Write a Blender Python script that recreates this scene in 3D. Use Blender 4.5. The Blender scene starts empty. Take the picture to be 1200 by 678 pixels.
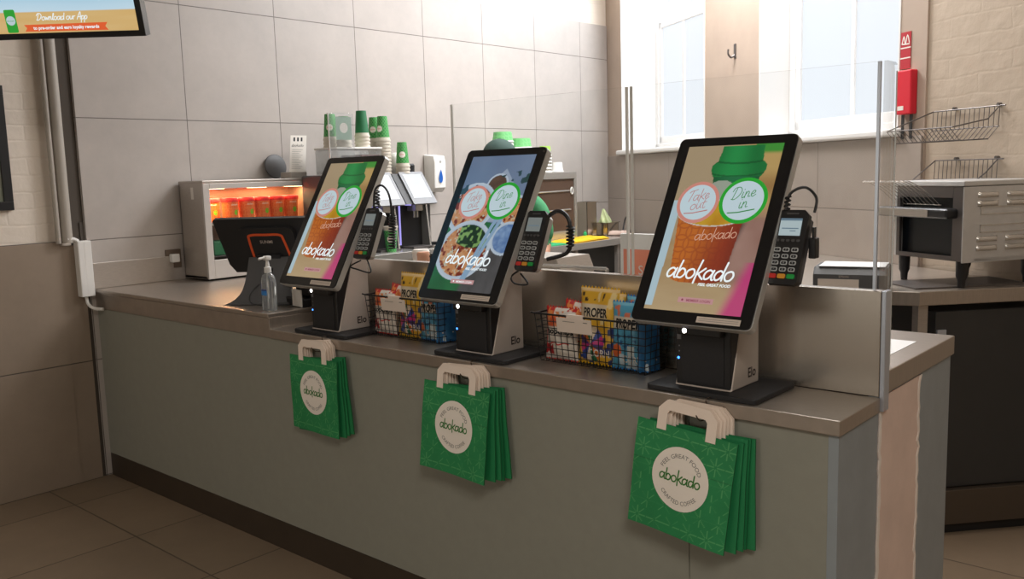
import bpy, bmesh, math, random
from mathutils import Vector, Matrix, Euler
random.seed(7)
PI = math.pi
scene = bpy.context.scene
COL = scene.collection
rad = math.radians

# ------------------------------------------------------------------ colour and materials
def lin(c):
    c = c / 255.0
    return c / 12.92 if c <= 0.04045 else ((c + 0.055) / 1.055) ** 2.4
def S(r, g, b):
    return (lin(r), lin(g), lin(b), 1.0)

def newmat(name):
    m = bpy.data.materials.new(name)
    m.use_nodes = True
    nt = m.node_tree
    return m, nt, nt.nodes['Principled BSDF']

def mat(name, col, rough=0.5, metal=0.0, var=0.0, scale=8.0, bump=0.0, bscale=60.0, emit=None, estr=0.0, spec=0.5, stretch=None, trans=0.0, alpha=1.0):
    """principled material with optional noise variation of the colour and noise bump"""
    m, nt, b = newmat(name)
    b.inputs['Base Color'].default_value = col
    b.inputs['Roughness'].default_value = rough
    b.inputs['Metallic'].default_value = metal
    b.inputs['Specular IOR Level'].default_value = spec
    b.inputs['Transmission Weight'].default_value = trans
    b.inputs['Alpha'].default_value = alpha
    if emit:
        b.inputs['Emission Color'].default_value = emit
        b.inputs['Emission Strength'].default_value = estr
    if var or bump:
        tc = nt.nodes.new('ShaderNodeTexCoord')
        mp = nt.nodes.new('ShaderNodeMapping')
        nt.links.new(tc.outputs['Object'], mp.inputs['Vector'])
        if stretch:
            mp.inputs['Scale'].default_value = stretch
    if var:
        n = nt.nodes.new('ShaderNodeTexNoise')
        n.inputs['Scale'].default_value = scale
        n.inputs['Detail'].default_value = 5
        nt.links.new(mp.outputs['Vector'], n.inputs['Vector'])
        r = nt.nodes.new('ShaderNodeValToRGB')
        r.color_ramp.elements[0].position = 0.3
        r.color_ramp.elements[1].position = 0.7
        r.color_ramp.elements[0].color = tuple(c * (1 - var) for c in col[:3]) + (1,)
        r.color_ramp.elements[1].color = tuple(min(1, c * (1 + var)) for c in col[:3]) + (1,)
        nt.links.new(n.outputs['Fac'], r.inputs['Fac'])
        nt.links.new(r.outputs['Color'], b.inputs['Base Color'])
    if bump:
        n2 = nt.nodes.new('ShaderNodeTexNoise')
        n2.inputs['Scale'].default_value = bscale
        n2.inputs['Detail'].default_value = 4
        nt.links.new(mp.outputs['Vector'], n2.inputs['Vector'])
        bp = nt.nodes.new('ShaderNodeBump')
        bp.inputs['Strength'].default_value = bump
        bp.inputs['Distance'].default_value = 0.01
        nt.links.new(n2.outputs['Fac'], bp.inputs['Height'])
        nt.links.new(bp.outputs['Normal'], b.inputs['Normal'])
    return m

def tile_mat(name, col, joint, axes, w, h, off, rough=0.45, mortar=0.004, var=0.08, offset=0.0):
    """square stone tiles; axes = which object axes run along and up the tiled face"""
    m, nt, b = newmat(name)
    tc = nt.nodes.new('ShaderNodeTexCoord')
    sp = nt.nodes.new('ShaderNodeSeparateXYZ')
    cb = nt.nodes.new('ShaderNodeCombineXYZ')
    nt.links.new(tc.outputs['Object'], sp.inputs[0])
    for i, a in enumerate(axes):
        ad = nt.nodes.new('ShaderNodeMath'); ad.operation = 'SUBTRACT'
        ad.inputs[1].default_value = off[i]
        nt.links.new(sp.outputs[a], ad.inputs[0])
        nt.links.new(ad.outputs[0], cb.inputs[i])
    br = nt.nodes.new('ShaderNodeTexBrick')
    br.offset = offset
    br.inputs['Scale'].default_value = 1.0
    br.inputs['Brick Width'].default_value = w
    br.inputs['Row Height'].default_value = h
    br.inputs['Mortar Size'].default_value = mortar
    br.inputs['Mortar Smooth'].default_value = 0.3
    br.inputs['Bias'].default_value = 0.0
    br.inputs['Color1'].default_value = col
    br.inputs['Color2'].default_value = tuple(c * (1 - var) for c in col[:3]) + (1,)
    br.inputs['Mortar'].default_value = joint
    nt.links.new(cb.outputs[0], br.inputs['Vector'])
    n = nt.nodes.new('ShaderNodeTexNoise')
    n.inputs['Scale'].default_value = 3.5; n.inputs['Detail'].default_value = 8; n.inputs['Roughness'].default_value = 0.7
    nt.links.new(tc.outputs['Object'], n.inputs['Vector'])
    rp = nt.nodes.new('ShaderNodeValToRGB')
    rp.color_ramp.elements[0].position = 0.25; rp.color_ramp.elements[0].color = (0.86, 0.86, 0.86, 1)
    rp.color_ramp.elements[1].position = 0.75; rp.color_ramp.elements[1].color = (1.06, 1.05, 1.04, 1)
    nt.links.new(n.outputs['Fac'], rp.inputs['Fac'])
    mx = nt.nodes.new('ShaderNodeMix'); mx.data_type = 'RGBA'; mx.blend_type = 'MULTIPLY'
    mx.inputs[0].default_value = 1.0
    nt.links.new(br.outputs['Color'], mx.inputs[6]); nt.links.new(rp.outputs['Color'], mx.inputs[7])
    nt.links.new(mx.outputs[2], b.inputs['Base Color'])
    b.inputs['Roughness'].default_value = rough
    bp = nt.nodes.new('ShaderNodeBump'); bp.inputs['Strength'].default_value = 0.5; bp.inputs['Distance'].default_value = 0.003
    inv = nt.nodes.new('ShaderNodeMath'); inv.operation = 'SUBTRACT'; inv.inputs[0].default_value = 1.0
    nt.links.new(br.outputs['Fac'], inv.inputs[1])
    nt.links.new(inv.outputs[0], bp.inputs['Height'])
    nt.links.new(bp.outputs['Normal'], b.inputs['Normal'])
    return m

def brick_mat(name, col, axes, rot=None, strength=0.9, w=0.23, h=0.078, mort=0.6):
    """thickly painted brickwork: one colour, relief only"""
    m, nt, b = newmat(name)
    tc = nt.nodes.new('ShaderNodeTexCoord')
    sp = nt.nodes.new('ShaderNodeSeparateXYZ'); cb = nt.nodes.new('ShaderNodeCombineXYZ')
    nt.links.new(tc.outputs['Object'], sp.inputs[0])
    nt.links.new(sp.outputs[axes[0]], cb.inputs[0]); nt.links.new(sp.outputs[axes[1]], cb.inputs[1])
    nz = nt.nodes.new('ShaderNodeTexNoise'); nz.inputs['Scale'].default_value = 4.0; nz.inputs['Detail'].default_value = 6
    nt.links.new(tc.outputs['Object'], nz.inputs['Vector'])
    vm = nt.nodes.new('ShaderNodeVectorMath'); vm.operation = 'MULTIPLY_ADD'
    vm.inputs[1].default_value = (0.05, 0.05, 0.05)
    nt.links.new(nz.outputs['Color'], vm.inputs[0]); nt.links.new(cb.outputs[0], vm.inputs[2])
    br = nt.nodes.new('ShaderNodeTexBrick')
    br.inputs['Scale'].default_value = 1.0; br.inputs['Brick Width'].default_value = w; br.inputs['Row Height'].default_value = h
    br.inputs['Mortar Size'].default_value = 0.008; br.inputs['Mortar Smooth'].default_value = 1.0
    nt.links.new(vm.outputs[0], br.inputs['Vector'])
    n2 = nt.nodes.new('ShaderNodeTexNoise'); n2.inputs['Scale'].default_value = 12; n2.inputs['Detail'].default_value = 8
    nt.links.new(tc.outputs['Object'], n2.inputs['Vector'])
    sub = nt.nodes.new('ShaderNodeMath'); sub.operation = 'MULTIPLY_ADD'; sub.inputs[1].default_value = -mort
    nt.links.new(br.outputs['Fac'], sub.inputs[0]); nt.links.new(n2.outputs['Fac'], sub.inputs[2])
    bp = nt.nodes.new('ShaderNodeBump'); bp.inputs['Strength'].default_value = strength; bp.inputs['Distance'].default_value = 0.02
    nt.links.new(sub.outputs[0], bp.inputs['Height']); nt.links.new(bp.outputs['Normal'], b.inputs['Normal'])
    b.inputs['Base Color'].default_value = col
    b.inputs['Roughness'].default_value = 0.75
    return m

def printed(name, rough=0.5, emit=0.0):
    """material that shows a mesh's printed colours (attribute 'print'); emit > 0 for lit displays"""
    m, nt, b = newmat(name)
    at = nt.nodes.new('ShaderNodeAttribute'); at.attribute_name = 'print'
    if emit:
        b.inputs['Base Color'].default_value = (0.01, 0.01, 0.012, 1)
        nt.links.new(at.outputs['Color'], b.inputs['Emission Color'])
        b.inputs['Emission Strength'].default_value = emit
        m.cycles.emission_sampling = 'NONE'
    else:
        nt.links.new(at.outputs['Color'], b.inputs['Base Color'])
    b.inputs['Roughness'].default_value = rough
    return m

def glow(name, col, s, base=(0.02, 0.02, 0.02, 1), rough=0.3):
    m = mat(name, base, rough, emit=col, estr=s)
    m.cycles.emission_sampling = 'NONE'
    return m

def clear_sheet(name, tint=(0.985, 0.99, 0.99, 1), refl=0.035, haze=0.03):
    """clear acrylic sheet: mostly see-through, a faint mirror and a little milky haze"""
    m = bpy.data.materials.new(name); m.use_nodes = True
    nt = m.node_tree; nt.nodes.clear()
    out = nt.nodes.new('ShaderNodeOutputMaterial')
    tr = nt.nodes.new('ShaderNodeBsdfTransparent'); tr.inputs[0].default_value = tint
    gl = nt.nodes.new('ShaderNodeBsdfGlossy'); gl.inputs['Roughness'].default_value = 0.03
    df = nt.nodes.new('ShaderNodeBsdfDiffuse'); df.inputs[0].default_value = (0.9, 0.9, 0.9, 1)
    fr = nt.nodes.new('ShaderNodeFresnel'); fr.inputs[0].default_value = 1.3
    mul = nt.nodes.new('ShaderNodeMath'); mul.operation = 'MULTIPLY'; mul.inputs[1].default_value = 0.4
    mx = nt.nodes.new('ShaderNodeMixShader'); mh = nt.nodes.new('ShaderNodeMixShader')
    nt.links.new(fr.outputs[0], mul.inputs[0]); nt.links.new(mul.outputs[0], mx.inputs[0])
    nt.links.new(tr.outputs[0], mx.inputs[1]); nt.links.new(gl.outputs[0], mx.inputs[2])
    mh.inputs[0].default_value = haze
    nt.links.new(mx.outputs[0], mh.inputs[1]); nt.links.new(df.outputs[0], mh.inputs[2])
    nt.links.new(mh.outputs[0], out.inputs[0])
    return m

# ------------------------------------------------------------------ mesh builder
class MB:
    def __init__(s):
        s.bm = bmesh.new(); s.mi = 0
    def v(s, p): return s.bm.verts.new(p)
    def f(s, vs):
        try:
            fc = s.bm.faces.new(vs); fc.material_index = s.mi; return fc
        except ValueError:
            return None
    def box(s, x0, x1, y0, y1, z0, z1, M=None, bev=0.0, seg=2):
        P = [(x0, y0, z0), (x1, y0, z0), (x1, y1, z0), (x0, y1, z0), (x0, y0, z1), (x1, y0, z1), (x1, y1, z1), (x0, y1, z1)]
        vs = [s.v(M @ Vector(p) if M else p) for p in P]
        fs = [s.f([vs[i] for i in q]) for q in ((3, 2, 1, 0), (4, 5, 6, 7), (0, 1, 5, 4), (1, 2, 6, 5), (2, 3, 7, 6), (3, 0, 4, 7))]
        if bev:
            es = list({e for f in fs for e in f.edges})
            r = bmesh.ops.bevel(s.bm, geom=es, offset=bev, segments=seg, profile=0.5, affect='EDGES')
            for f in r['faces']: f.material_index = s.mi
        return s
    def prism(s, poly, axis, a0, a1, M=None, bev=0.0):
        """poly = 2-D outline in the other two axes (in x,y,z order), pushed from a0 to a1 along axis"""
        def P(p, a):
            q = {0: (a, p[0], p[1]), 1: (p[0], a, p[1]), 2: (p[0], p[1], a)}[axis]
            return M @ Vector(q) if M else Vector(q)
        A = [s.v(P(p, a0)) for p in poly]; B = [s.v(P(p, a1)) for p in poly]
        fs = [s.f(A[::-1]), s.f(B)]
        n = len(poly)
        for i in range(n): fs.append(s.f([A[i], A[(i + 1) % n], B[(i + 1) % n], B[i]]))
        fs = [f for f in fs if f]
        bmesh.ops.recalc_face_normals(s.bm, faces=fs)
        if bev:
            es = list({e for f in fs[:2] for e in f.edges})
            r = bmesh.ops.bevel(s.bm, geom=es, offset=bev, segments=2, profile=0.5, affect='EDGES')
            for f in r['faces']: f.material_index = s.mi
        return s
    def tube(s, pts, r, seg=8, closed=False, caps=True):
        pts = [Vector(p) for p in pts]; n = len(pts)
        rs = r if isinstance(r, (list, tuple)) else [r] * n
        rings = []; up = Vector((0.123, 0.456, 0.879)).normalized()
        for i, p in enumerate(pts):
            a = pts[(i - 1) % n] if (closed or i > 0) else p
            b = pts[(i + 1) % n] if (closed or i < n - 1) else p
            t = (b - a)
            t = t.normalized() if t.length > 1e-9 else Vector((0, 0, 1))
            u = up - t * up.dot(t)
            if u.length < 1e-3: u = Vector((1, 0, 0)) - t * t.x
            u.normalize(); w = t.cross(u); up = u
            rings.append([s.v(p + (u * math.cos(2 * PI * k / seg) + w * math.sin(2 * PI * k / seg)) * rs[i]) for k in range(seg)])
        for i in range(n if closed else n - 1):
            A, B = rings[i], rings[(i + 1) % n]
            for k in range(seg): s.f([A[k], A[(k + 1) % seg], B[(k + 1) % seg], B[k]])
        if caps and not closed:
            s.f(rings[0][::-1]); s.f(rings[-1])
        return s
    def lathe(s, prof, seg=24, M=None, mats=None, cap0=True, cap1=True):
        rings = []
        for (r, z) in prof:
            rings.append([s.v((M @ Vector((r * math.cos(2 * PI * k / seg), r * math.sin(2 * PI * k / seg), z))) if M else
                              (r * math.cos(2 * PI * k / seg), r * math.sin(2 * PI * k / seg), z)) for k in range(seg)])
        for i in range(len(rings) - 1):
            if mats: s.mi = mats[i]
            for k in range(seg): s.f([rings[i][k], rings[i][(k + 1) % seg], rings[i + 1][(k + 1) % seg], rings[i + 1][k]])
        if cap0: s.f(rings[0][::-1])
        if cap1: s.f(rings[-1])
        return s
    def grid(s, nx, ny, fn, colfn=None, close=False):
        """fn(u, v) -> point for u, v in 0..1; colfn(u, v) -> linear rgb stored as the printed colour"""
        if colfn: lay = s.bm.verts.layers.float_color.get('print') or s.bm.verts.layers.float_color.new('print')
        V = [[s.v(fn(i / nx, j / ny)) for i in range(nx + 1)] for j in range(ny + 1)]
        if colfn:
            for j in range(ny + 1):
                for i in range(nx + 1):
                    c = colfn(i / nx, j / ny); V[j][i][lay] = (c[0], c[1], c[2], 1.0)
        for j in range(ny):
            for i in range(nx): s.f([V[j][i], V[j][i + 1], V[j + 1][i + 1], V[j + 1][i]])
        return s
    def disc(s, cx, cy, r, fn, seg=32, r0=0.0):
        """flat disc or ring on a plane map fn(x, y) -> point"""
        O = [s.v(fn(cx + r * math.cos(2 * PI * k / seg), cy + r * math.sin(2 * PI * k / seg))) for k in range(seg)]
        if r0 <= 0: s.f(O)
        else:
            I = [s.v(fn(cx + r0 * math.cos(2 * PI * k / seg), cy + r0 * math.sin(2 * PI * k / seg))) for k in range(seg)]
            for k in range(seg): s.f([O[k], O[(k + 1) % seg], I[(k + 1) % seg], I[k]])
        return s
    def poly(s, pts, fn):
        s.f([s.v(fn(*p)) for p in pts]); return s
    def ribbon(s, pts, w, fn, closed=False):
        """flat pen stroke of width w along 2-D pts on a plane map"""
        P = [Vector(p) for p in pts]; n = len(P)
        if n < 2: return s
        L, Rr = [], []
        for i, p in enumerate(P):
            a = P[(i - 1) % n] if (closed or i > 0) else p
            b = P[(i + 1) % n] if (closed or i < n - 1) else p
            t = b - a
            t = t.normalized() if t.length > 1e-9 else Vector((1, 0))
            q = Vector((-t.y, t.x)) * w / 2
            L.append(s.v(fn(*(p + q)))); Rr.append(s.v(fn(*(p - q))))
        for i in range(n if closed else n - 1):
            j = (i + 1) % n
            s.f([Rr[i], Rr[j], L[j], L[i]])
        if not closed:
            for p in (P[0], P[-1]): s.disc(p.x, p.y, w / 2, fn, 8)
        return s
    def text(s, txt, size, fn, align='CENTER', x=0.0, y=0.0, shear=0.0, bold=0.0, sx=1.0):
        """upright lettering set with the built-in typeface, laid on a plane map"""
        for P, F in [text_geo(txt, align, bold)]:
            vs = [s.v(fn(x + (p[0] + shear * p[1]) * size * sx, y + p[1] * size)) for p in P]
            for f in F: s.f([vs[i] for i in f])
        return s
    def merge(s, d=1e-5):
        bmesh.ops.remove_doubles(s.bm, verts=s.bm.verts, dist=d); return s
    def recalc(s):
        bmesh.ops.recalc_face_normals(s.bm, faces=s.bm.faces); return s
    def build(s, name, mats, parent=None, smooth=False, loc=None, kind=None, label=None, angle=None):
        me = bpy.data.meshes.new(name); s.bm.to_mesh(me); s.bm.free()
        for m in (mats if isinstance(mats, (list, tuple)) else [mats]): me.materials.append(m)
        if smooth:
            for p in me.polygons: p.use_smooth = True
            if angle is not None and hasattr(me, 'set_sharp_from_angle'): me.set_sharp_from_angle(angle=rad(angle))
        o = bpy.data.objects.new(name, me); COL.objects.link(o)
        if parent: o.parent = parent
        if loc: o.location = loc
        if kind: o['kind'] = kind
        if label: o['label'] = label
        return o

_tg = {}
def text_geo(txt, align, bold):
    key = (txt, align, bold)
    if key not in _tg:
        cu = bpy.data.curves.new('lettering', 'FONT'); cu.body = txt; cu.size = 1.0; cu.align_x = align; cu.align_y = 'BOTTOM_BASELINE'
        cu.offset = bold; cu.resolution_u = 3
        ob = bpy.data.objects.new('lettering', cu); COL.objects.link(ob)
        bpy.context.view_layer.update()
        me = bpy.data.meshes.new_from_object(ob.evaluated_get(bpy.context.evaluated_depsgraph_get()))
        _tg[key] = ([tuple(v.co[:2]) for v in me.vertices], [tuple(p.vertices) for p in me.polygons])
        bpy.data.objects.remove(ob); bpy.data.curves.remove(cu); bpy.data.meshes.remove(me)
    return _tg[key]

def plane(o, r, u, lift=0.0):
    """map (x, y) on a flat face to a point: origin o, right r, up u, lifted along the face normal"""
    o, r, u = Vector(o), Vector(r).normalized(), Vector(u).normalized()
    n = r.cross(u)
    return lambda x, y, e=0.0: o + r * x + u * y + n * (lift + e)

def arc_map(fn, cx, cy, R, inside=False):
    """bend a line of text round a circle of radius R about (cx, cy): on top of it, or along its foot"""
    def g(x, y):
        if inside:
            a = -PI / 2 + x / R; return fn(cx + (R - y) * math.cos(a), cy + (R - y) * math.sin(a))
        a = PI / 2 - x / R; return fn(cx + (R + y) * math.cos(a), cy + (R + y) * math.sin(a))
    return g

def spline(pts, k=6, closed=False):
    P = [Vector(p) for p in pts]; n = len(P)
    if n < 3: return P
    out = []
    for i in range(n if closed else n - 1):
        p0 = P[(i - 1) % n] if (closed or i > 0) else P[i]
        p1, p2 = P[i], P[(i + 1) % n]
        p3 = P[(i + 2) % n] if (closed or i < n - 2) else p2
        for j in range(k):
            t = j / k
            out.append(0.5 * ((2 * p1) + (p2 - p0) * t + (2 * p0 - 5 * p1 + 4 * p2 - p3) * t * t + (3 * p1 - p0 - 3 * p2 + p3) * t ** 3))
    if not closed: out.append(P[-1])
    return out

# pen-drawn letters: advance, strokes; x-height is 1
GL = {
 'a': (1.12, [[(.86, .82), (.5, 1.0), (.14, .78), (.04, .36), (.24, .03), (.6, .18), (.86, .68)], [(.93, 1.0), (.86, .45), (.93, .05), (1.08, .0)]]),
 'b': (1.02, [[(.16, 1.85), (.08, .9), (.08, .05)], [(.08, .5), (.36, .98), (.74, .86), (.86, .42), (.55, .02), (.1, .08)]]),
 'o': (1.02, [[(.48, 1.0), (.12, .8), (.04, .38), (.3, .02), (.7, .1), (.9, .52), (.74, .92), (.48, 1.0)]]),
 'k': (.96, [[(.26, 2.0), (.14, .8), (.1, -.45)], [(.9, 1.15), (.5, .75), (.12, .42)], [(.28, .58), (.6, .25), (.92, .0)]]),
 'd': (1.08, [[(.84, .8), (.5, 1.0), (.14, .78), (.04, .36), (.26, .02), (.62, .16), (.84, .62)], [(.96, 1.9), (.87, .8), (.9, .0)]]),
 'T': (1.0, [[(.0, 1.62), (.3, 1.85), (.9, 1.92), (1.4, 2.05)], [(.72, 1.9), (.5, .9), (.25, .0)]]),
 'e': (.82, [[(.08, .42), (.52, .56), (.66, .85), (.42, 1.0), (.14, .7), (.12, .3), (.38, .02), (.8, .3)]]),
 'u': (.98, [[(.08, 1.0), (.1, .4), (.34, .02), (.66, .4), (.78, 1.0), (.74, .35), (.98, .15)]]),
 't': (.72, [[(.4, 1.6), (.24, .5), (.4, .02), (.7, .2)], [(-.05, 1.0), (.75, 1.15)]]),
 'i': (.5, [[(.16, 1.0), (.1, .3), (.26, .02), (.5, .25)], [(.24, 1.4), (.26, 1.46)]]),
 'n': (.95, [[(.12, 1.0), (.06, .0)], [(.08, .5), (.4, 1.0), (.62, .78), (.6, .15), (.92, .15)]]),
 'D': (1.5, [[(.5, 1.9), (.32, 1.0), (.12, .08)], [(-.1, 1.35), (.2, 1.9), (.95, 1.9), (1.35, 1.25), (1.0, .4), (.4, .0), (-.05, .12)]]),
 'r': (.7, [[(.12, 1.0), (.06, .0)], [(.08, .55), (.3, .95), (.62, .95)]]),
 'w': (1.15, [[(.04, 1.0), (.2, .05), (.52, .8), (.72, .05), (1.05, 1.0)]]),
 'l': (.52, [[(.05, .35), (.46, 1.6), (.3, 1.85), (.14, .4), (.3, .02), (.52, .25)]]),
 'p': (.95, [[(.14, 1.0), (.0, -.9)], [(.08, .55), (.4, 1.0), (.78, .8), (.74, .3), (.4, .02), (.08, .2)]]),
 'A': (1.25, [[(.0, .0), (.7, 1.9), (.95, 1.9), (1.0, .0)], [(.15, .65), (1.2, .8)]]),
 ' ': (.55, []),
}
def pen_width(txt): return sum(GL[c][0] for c in txt)
def pen(mb, txt, xh, w, fn, x=0.0, y=0.0, shear=0.0, sx=1.0, rot=0.0, center=True):
    """handwritten lettering: xh = x-height, w = stroke width"""
    X = -pen_width(txt) / 2 if center else 0.0
    c, s_ = math.cos(rot), math.sin(rot)
    for ch in txt:
        for st in GL[ch][1]:
            pts = []
            for p in spline(st, 5):
                a = (X + p.x + shear * p.y) * xh * sx; b = p.y * xh
                pts.append((x + a * c - b * s_, y + a * s_ + b * c))
            mb.ribbon(pts, w, fn)
        X += GL[ch][0]

# ------------------------------------------------------------------ things
def thing(name, label, cat, loc=(0, 0, 0), rotz=0.0, group=None):
    o = bpy.data.objects.new(name, None); COL.objects.link(o)
    o.empty_display_size = 0.05
    o.location = loc; o.rotation_euler = (0, 0, rotz)
    o['label'] = label; o['category'] = cat
    if group: o['group'] = group
    return o
def tag(o, label, cat, group=None):
    o['label'] = label; o['category'] = cat
    if group: o['group'] = group
    return o
def kids(o): return [c for c in COL.objects if c.parent == o]
def dup(root, loc, rotz=None, label=None, group=None, rot=None):
    r = root.copy(); COL.objects.link(r); r.location = loc
    if rotz is not None: r.rotation_euler = (0, 0, rotz)
    if rot is not None: r.rotation_euler = rot
    if label: r['label'] = label
    if group: r['group'] = group
    for ch in kids(root):
        c = ch.copy(); COL.objects.link(c); c.parent = r
        for g in kids(ch):
            d = g.copy(); COL.objects.link(d); d.parent = c
    return r
def struct(o):
    o['kind'] = 'structure'; return o
# ------------------------------------------------------------------ materials
M = {}
M['wall_white'] = brick_mat('painted brick white', S(232, 220, 206), (1, 2), strength=0.22, mort=0.3)
M['wall_rough'] = brick_mat('rough painted brick cream', S(184, 168, 150), (0, 2), strength=0.32, w=0.34, h=0.085, mort=0.07)
M['plaster_wall'] = mat('beige painted plaster', S(172, 154, 139), 0.7, var=0.06, scale=5, bump=0.12, bscale=12)
M['ceil'] = mat('white ceiling paint', S(215, 212, 206), 0.8, var=0.02)
M['dark_wall'] = mat('warm grey wall paint', S(120, 110, 100), 0.8, var=0.04)
M['tile_left'] = tile_mat('grey stone wall tile', S(188, 180, 174), S(112, 105, 99), (1, 2), 0.587, 0.601, (1.928, 0.006), 0.42, 0.0026, 0.05)
M['tile_dado'] = tile_mat('grey stone dado tile', S(154, 138, 122), S(90, 80, 72), (1, 2), 1.2, 0.6065, (0.75, 0.0), 0.45, 0.003)
M['tile_back'] = tile_mat('grey stone tile under windows', S(160, 148, 138), S(120, 110, 102), (0, 2), 0.60, 0.62, (-0.03, 0.0), 0.42, 0.003)
M['floor'] = tile_mat('brown stone floor tile', S(146, 128, 108), S(96, 83, 69), (0, 1), 0.60, 0.60, (-3.012, 1.64), 0.5, 0.004, 0.12)
M['frame_white'] = mat('white gloss window paint', S(228, 226, 224), 0.4)
M['pane'] = mat('frosted window daylight', S(70, 78, 84), 0.35, var=0.0, emit=S(230, 234, 240), estr=0.93)
M['pane_front'] = mat('shopfront daylight', S(190, 200, 210), 0.2, emit=S(236, 228, 214), estr=1.5)
M['steel'] = mat('brushed stainless steel', S(184, 176, 168), 0.36, 0.62, var=0.07, scale=30, bump=0.03, bscale=120, stretch=(1, 1, 14))
M['steel_up'] = mat('brushed upstand steel', S(188, 180, 170), 0.26, 0.88, var=0.06, scale=30, bump=0.02, bscale=120, stretch=(14, 1, 1))
M['steel_top'] = mat('brushed steel worktop', S(182, 172, 162), 0.34, 0.8, var=0.07, scale=20, bump=0.03, bscale=120, stretch=(1, 14, 1))
M['steel_bright'] = mat('polished steel', S(206, 203, 198), 0.26, 0.72)
M['steel_dark'] = mat('dull dark steel', S(105, 100, 98), 0.45, 0.7, var=0.05)
M['steel_edge'] = mat('pale steel end cap', S(195, 202, 214), 0.3, 0.6)
M['panel'] = mat('sage grey counter laminate', S(150, 150, 139), 0.55, var=0.025, scale=30, bump=0.05, bscale=200)
M['end_panel'] = mat('blue grey laminate', S(150, 158, 163), 0.5, var=0.05, scale=12, bump=0.05)
M['bare_plaster'] = mat('bare pink plaster', S(232, 208, 196), 0.85, var=0.06, scale=9, bump=0.2, bscale=30)
M['filler'] = mat('white filler', S(246, 236, 228), 0.85, bump=0.3, bscale=50)
M['plinth'] = mat('dark brown plinth', S(74, 64, 54), 0.42, 0.3, var=0.08)
M['black'] = mat('black plastic', S(30, 30, 32), 0.42)
M['black_gloss'] = mat('black gloss bezel', S(16, 16, 19), 0.18)
M['black_matt'] = mat('black powder coat', S(33, 33, 36), 0.6, bump=0.05, bscale=200)
M['charcoal'] = mat('charcoal plastic', S(80, 80, 82), 0.5)
M['satin_frame'] = mat('satin steel frame', S(200, 194, 188), 0.4, 0.3)
M['silver'] = mat('satin silver paint', S(206, 194, 184), 0.38, 0.25, var=0.03)
M['alu'] = mat('aluminium rim', S(196, 194, 190), 0.32, 0.3)
M['mirror_steel'] = mat('mirror steel', S(214, 206, 192), 0.14, 1.0)
M['toaster_steel'] = mat('satin toaster steel', S(206, 206, 206), 0.36, 0.45, var=0.05, scale=20)
M['white'] = mat('white plastic', S(232, 230, 226), 0.4)
M['offwhite'] = mat('off white paper', S(228, 222, 214), 0.7)
M['paper'] = mat('white paper', S(236, 236, 236), 0.7)
M['label'] = mat('beige label strip', S(214, 200, 188), 0.6)
M['dark_print'] = mat('dark brown print', S(56, 44, 40), 0.6)
M['grey_print'] = mat('grey print', S(130, 126, 120), 0.7)
M['ink'] = mat('black ink', S(22, 22, 24), 0.6)
M['orange'] = mat('orange plastic trim', S(226, 88, 40), 0.4)
M['led_blue'] = glow('blue status light', (0.05, 0.25, 1.0, 1), 4.0)
M['led_white'] = glow('white light', (1.0, 0.97, 0.9, 1), 14.0)
M['led_off'] = mat('dim indicator', S(120, 120, 124), 0.4)
M['bag_green'] = printed('green printed bag paper', 0.62)
M['bag_side'] = mat('green bag paper', S(24, 112, 62), 0.65, var=0.06, scale=30)
M['kraft'] = mat('cream paper handle', S(250, 234, 220), 0.75)
M['cream_disc'] = mat('cream printed disc', S(252, 244, 234), 0.65)
M['green_ink'] = mat('leaf green ink', S(60, 130, 50), 0.6)
M['hook'] = mat('thin steel wire', S(110, 98, 88), 0.35, 0.8)
M['crisp'] = printed('crisp packet film', 0.32)
M['wire_black'] = mat('black coated wire', S(22, 22, 24), 0.4)
M['card'] = mat('price card', S(232, 218, 206), 0.6)
M['glass'] = clear_sheet('clear acrylic screen', haze=0.006)
M['glass_edge'] = mat('acrylic polished edge', S(222, 222, 218), 0.2)
M['acrylic'] = clear_sheet('clear acrylic holder', (0.92, 0.93, 0.93, 1), haze=0.07)
M['screen_print'] = printed('lit kiosk display', 0.12, 0.62)
M['s_white'] = glow('lit white', S(205, 226, 234), 0.72)
M['s_pure'] = glow('lit pure white', S(240, 250, 252), 0.9)
M['s_pink'] = glow('lit salmon pink', S(222, 146, 132), 0.7)
M['s_green'] = glow('lit green', S(26, 160, 42), 0.85)
M['s_greenpen'] = glow('lit green pen', S(52, 138, 66), 0.8)
M['s_pinkpen'] = glow('lit rose pen', S(190, 124, 122), 0.8)
M['s_orangepen'] = glow('lit pale orange', S(232, 178, 150), 0.7)
M['s_rose'] = glow('lit rose tab', S(214, 160, 160), 0.65)
M['s_plum'] = glow('lit plum', S(150, 60, 90), 0.7)
M['lcd'] = glow('terminal screen grey', S(186, 204, 208), 0.7)
M['lcd_dim'] = glow('terminal screen dim', S(150, 158, 156), 0.5)
M['lcd_bar'] = glow('terminal screen text', S(120, 150, 170), 0.5)
M['touch'] = glow('white lit touch screen', S(236, 242, 248), 0.85)
M['grey_frame'] = mat('grey plastic frame', S(134, 136, 140), 0.4)
M['violet'] = glow('violet light strip', S(170, 160, 245), 1.0)
M['key'] = mat('grey keypad keys', S(196, 200, 202), 0.5)
M['key_dark'] = mat('dark keypad legend', S(40, 42, 44), 0.5)
M['red_key'] = mat('red key', S(214, 52, 46), 0.45)
M['yellow_key'] = mat('amber key', S(226, 156, 50), 0.45)
M['green_key'] = mat('green key', S(28, 160, 72), 0.45)
M['warm_lamp'] = glow('warm lamp', (1.0, 0.72, 0.38, 1), 9.0)
M['warm_back'] = mat('steel lining', S(150, 120, 100), 0.4, 0.4)
M['pot_orange'] = printed('orange printed pot', 0.45)
M['pot_lid'] = mat('red pot lid', S(216, 40, 40), 0.4)
M['lime'] = mat('lime green', S(120, 196, 40), 0.5)
M['cup_green'] = printed('green printed cup', 0.5)
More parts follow.
